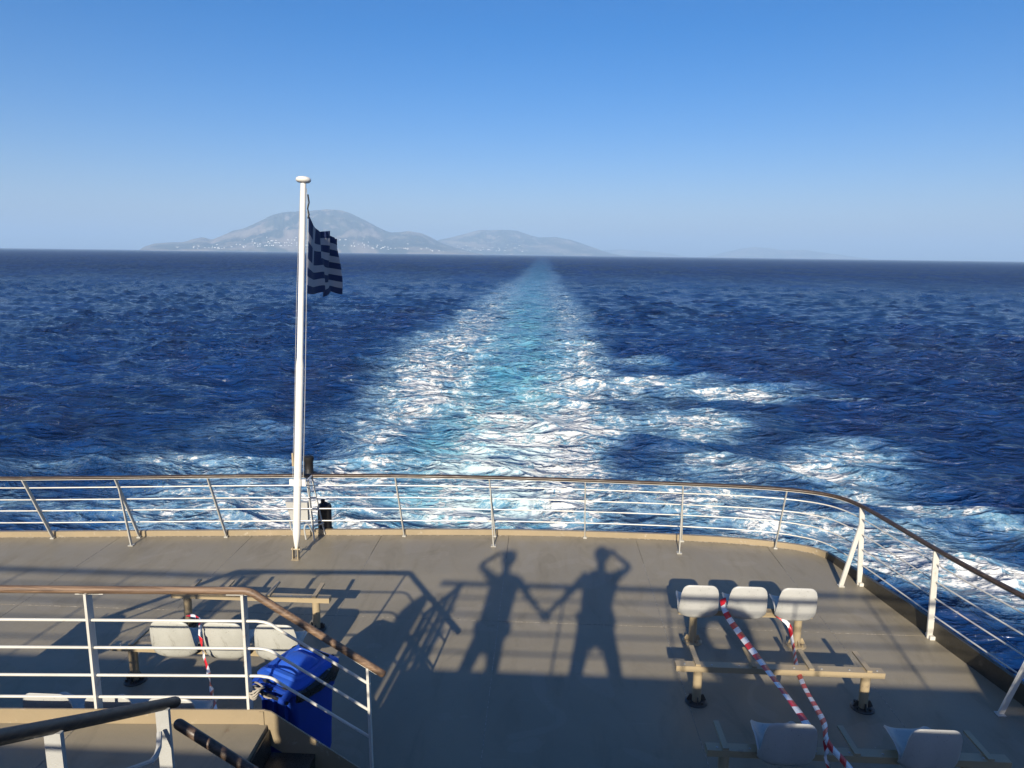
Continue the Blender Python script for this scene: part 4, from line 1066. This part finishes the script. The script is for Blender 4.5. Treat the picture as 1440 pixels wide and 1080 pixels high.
# ------------------------------------------------------------------ the couple at the upper rail (they throw the long shadows)
def skin_mesh(name, verts, edges, radii, root, mat, parent, sub=2):
    me = bpy.data.meshes.new(name); me.from_pydata(verts, edges, []); me.update()
    o = bpy.data.objects.new(name, me); COL.objects.link(o); o.parent = parent; o.matrix_parent_inverse = Matrix.Translation(-parent.location)
    sk = o.modifiers.new('skin', 'SKIN'); sk.use_smooth_shade = True
    lay = me.skin_vertices[0].data
    for i, r_ in enumerate(radii):
        rx, ry = r_ if isinstance(r_, tuple) else (r_, r_)
        lay[i].radius = (rx, ry); lay[i].use_root = (i == root)
    sb = o.modifiers.new('sub', 'SUBSURF'); sb.levels = sub; sb.render_levels = sub
    me.materials.append(M[mat]); return o
def person(label, J, shirt, sc=1., hair_long=False):
    """J: dict of joints"""
    t = thing('person', label, 'person', (J['hip'][0], J['hip'][1], UZ), 'couple holding hands at the upper railing')
    names = ['hip', 'waist', 'chest', 'neck0', 'neck', 'head', 'crown', 'shL', 'elL', 'wrL', 'haL', 'shR', 'elR', 'wrR', 'haR', 'hpL', 'knL', 'anL', 'toL', 'hpR', 'knR', 'anR', 'toR']
    rad = [.145, .150, .165, .070, .052, .085, .07, .062, .043, .029, .032, .062, .043, .029, .032, .098, .072, .055, .040, .098, .072, .055, .040]
    rad = [r_*sc for r_ in rad]
    edges = [(0, 1), (1, 2), (2, 3), (3, 4), (4, 5), (5, 6), (2, 7), (7, 8), (8, 9), (9, 10), (2, 11), (11, 12), (12, 13), (13, 14), (0, 15), (15, 16), (16, 17), (17, 18), (0, 19), (19, 20), (20, 21), (21, 22)]
    vs = [J[n] for n in names]
    body = skin_mesh('body', vs, edges, rad, 0, 'skin', t)
    # clothes: slightly larger skins over torso/arms and hips/legs
    idx = {n: i for i, n in enumerate(names)}
    def sub(nm, keep, ed, grow, mat):
        v = [J[k] for k in keep]; e = [(keep.index(a), keep.index(b)) for a, b in ed]
        skin_mesh(nm, v, e, [rad[idx[k]]*grow for k in keep], 0, mat, t)
    J['slL'] = tuple(Vector(J['shL']).lerp(Vector(J['elL']), .6)); J['slR'] = tuple(Vector(J['shR']).lerp(Vector(J['elR']), .6))
    for k in ('slL', 'slR'): names.append(k); rad.append(.055*sc); idx[k] = len(names)-1
    sub('shirt', ['hip', 'waist', 'chest', 'neck0', 'shL', 'slL', 'shR', 'slR'], [('hip', 'waist'), ('waist', 'chest'), ('chest', 'neck0'), ('chest', 'shL'), ('shL', 'slL'), ('chest', 'shR'), ('shR', 'slR')], 1.08, shirt)
    sub('trousers', ['hip', 'hpL', 'knL', 'anL', 'hpR', 'knR', 'anR'], [('hip', 'hpL'), ('hpL', 'knL'), ('knL', 'anL'), ('hip', 'hpR'), ('hpR', 'knR'), ('knR', 'anR')], 1.12, 'jeans')
    # hair cap
    hd = Vector(J['head']); bm = BM(); bmesh.ops.create_uvsphere(bm, u_segments=20, v_segments=14, radius=.112*sc)
    for v in bm.verts:
        v.co.z *= 1.12
        if v.co.y > .045*sc and v.co.z < .05: v.co.y = .045*sc
        if v.co.z < -.05 and not hair_long: v.co.z = -.05
        v.co += v.co.normalized()*.006*mnoise.noise(v.co*40)
    bm.transform(Matrix.Translation(hd+V(0, -.02, .045))); obj('hair', bm, 'hair', t)
    # face
    f = hd+V(0, .082*sc, .0)
    bm = BM(); tube(bm, [f+V(0, 0, .03), f+V(0, .022, -.012), f+V(0, .004, -.022)], .011, 8, rr=[.6, 1.1, .8]); obj('nose', bm, 'skin', t)
    # hands: four fingers and a thumb each
    for hn, wn_ in (('haL', 'wrL'), ('haR', 'wrR')):
        h = Vector(J[hn]); d = (h-Vector(J[wn_])).normalized(); sd = d.cross(Vector((0, 1, 0))); sd = sd.normalized() if sd.length > .2 else V(1, 0, 0)
        nn = d.cross(sd)
        for k, ln in enumerate((.062, .074, .069, .054)):
            b0 = h+sd*(-.027+.018*k)+d*.008; bm = BM()
            tube(bm, [b0, b0+d*ln*.5, b0+d*ln*.8+nn*.02, b0+d*ln*.85+nn*.045], .0088, 8, rr=[1.1, 1, .9, .6]); obj('finger', bm, 'skin', body)
        b0 = h-sd*.03-d*.02; bm = BM(); tube(bm, [b0, b0-sd*.028+d*.02, b0-sd*.032+d*.05], .0105, 8, rr=[1.1, 1, .7]); obj('thumb', bm, 'skin', body)
    for o in t.children:
        pass
    return t
person('man in a dark shirt standing wide legged, one hand raised to his face', dict(
    hip=(-.12, -.27, 3.36), waist=(-.11, -.26, 3.52), chest=(-.10, -.24, 3.76), neck0=(-.09, -.22, 3.90), neck=(-.085, -.21, 3.98), head=(-.08, -.20, 4.09), crown=(-.08, -.20, 4.18),
    shL=(-.29, -.24, 3.84), elL=(-.46, -.15, 3.59), wrL=(-.62, -.12, 3.41), haL=(-.665, -.11, 3.35), shR=(.10, -.24, 3.85), elR=(.32, -.10, 3.93), wrR=(.12, -.05, 4.07), haR=(.07, -.05, 4.10),
    hpL=(-.23, -.27, 3.28), knL=(-.28, -.27, 2.95), anL=(-.35, -.30, 2.54), toL=(-.37, -.14, 2.50), hpR=(.0, -.27, 3.28), knR=(.10, -.27, 2.95), anR=(.19, -.30, 2.54), toR=(.21, -.14, 2.50)), 'cloth1')
person('woman in a red shirt beside him, holding his hand and shading her eyes', dict(
    hip=(-1.26, -.24, 3.27), waist=(-1.27, -.23, 3.43), chest=(-1.29, -.22, 3.68), neck0=(-1.31, -.21, 3.82), neck=(-1.33, -.20, 3.90), head=(-1.345, -.19, 4.00), crown=(-1.35, -.19, 4.09),
    shL=(-1.44, -.22, 3.76), elL=(-1.69, -.12, 3.90), wrL=(-1.50, -.05, 4.02), haL=(-1.44, -.05, 4.05), shR=(-1.12, -.22, 3.76), elR=(-.93, -.16, 3.54), wrR=(-.74, -.12, 3.37), haR=(-.69, -.11, 3.34),
    hpL=(-1.34, -.24, 3.19), knL=(-1.39, -.24, 2.90), anL=(-1.44, -.27, 2.53), toL=(-1.45, -.13, 2.50), hpR=(-1.18, -.24, 3.19), knR=(-1.12, -.24, 2.90), anR=(-1.05, -.27, 2.53), toR=(-1.03, -.13, 2.50)), 'cloth2', .92, True)
bm = BM(); box(bm, -.02, .13, -.032, -.024, 4.05, 4.125); bevel(bm, .003, 2)
tag(obj('phone', bm, 'black'), 'black phone held up in front of the face of the man', 'phone')
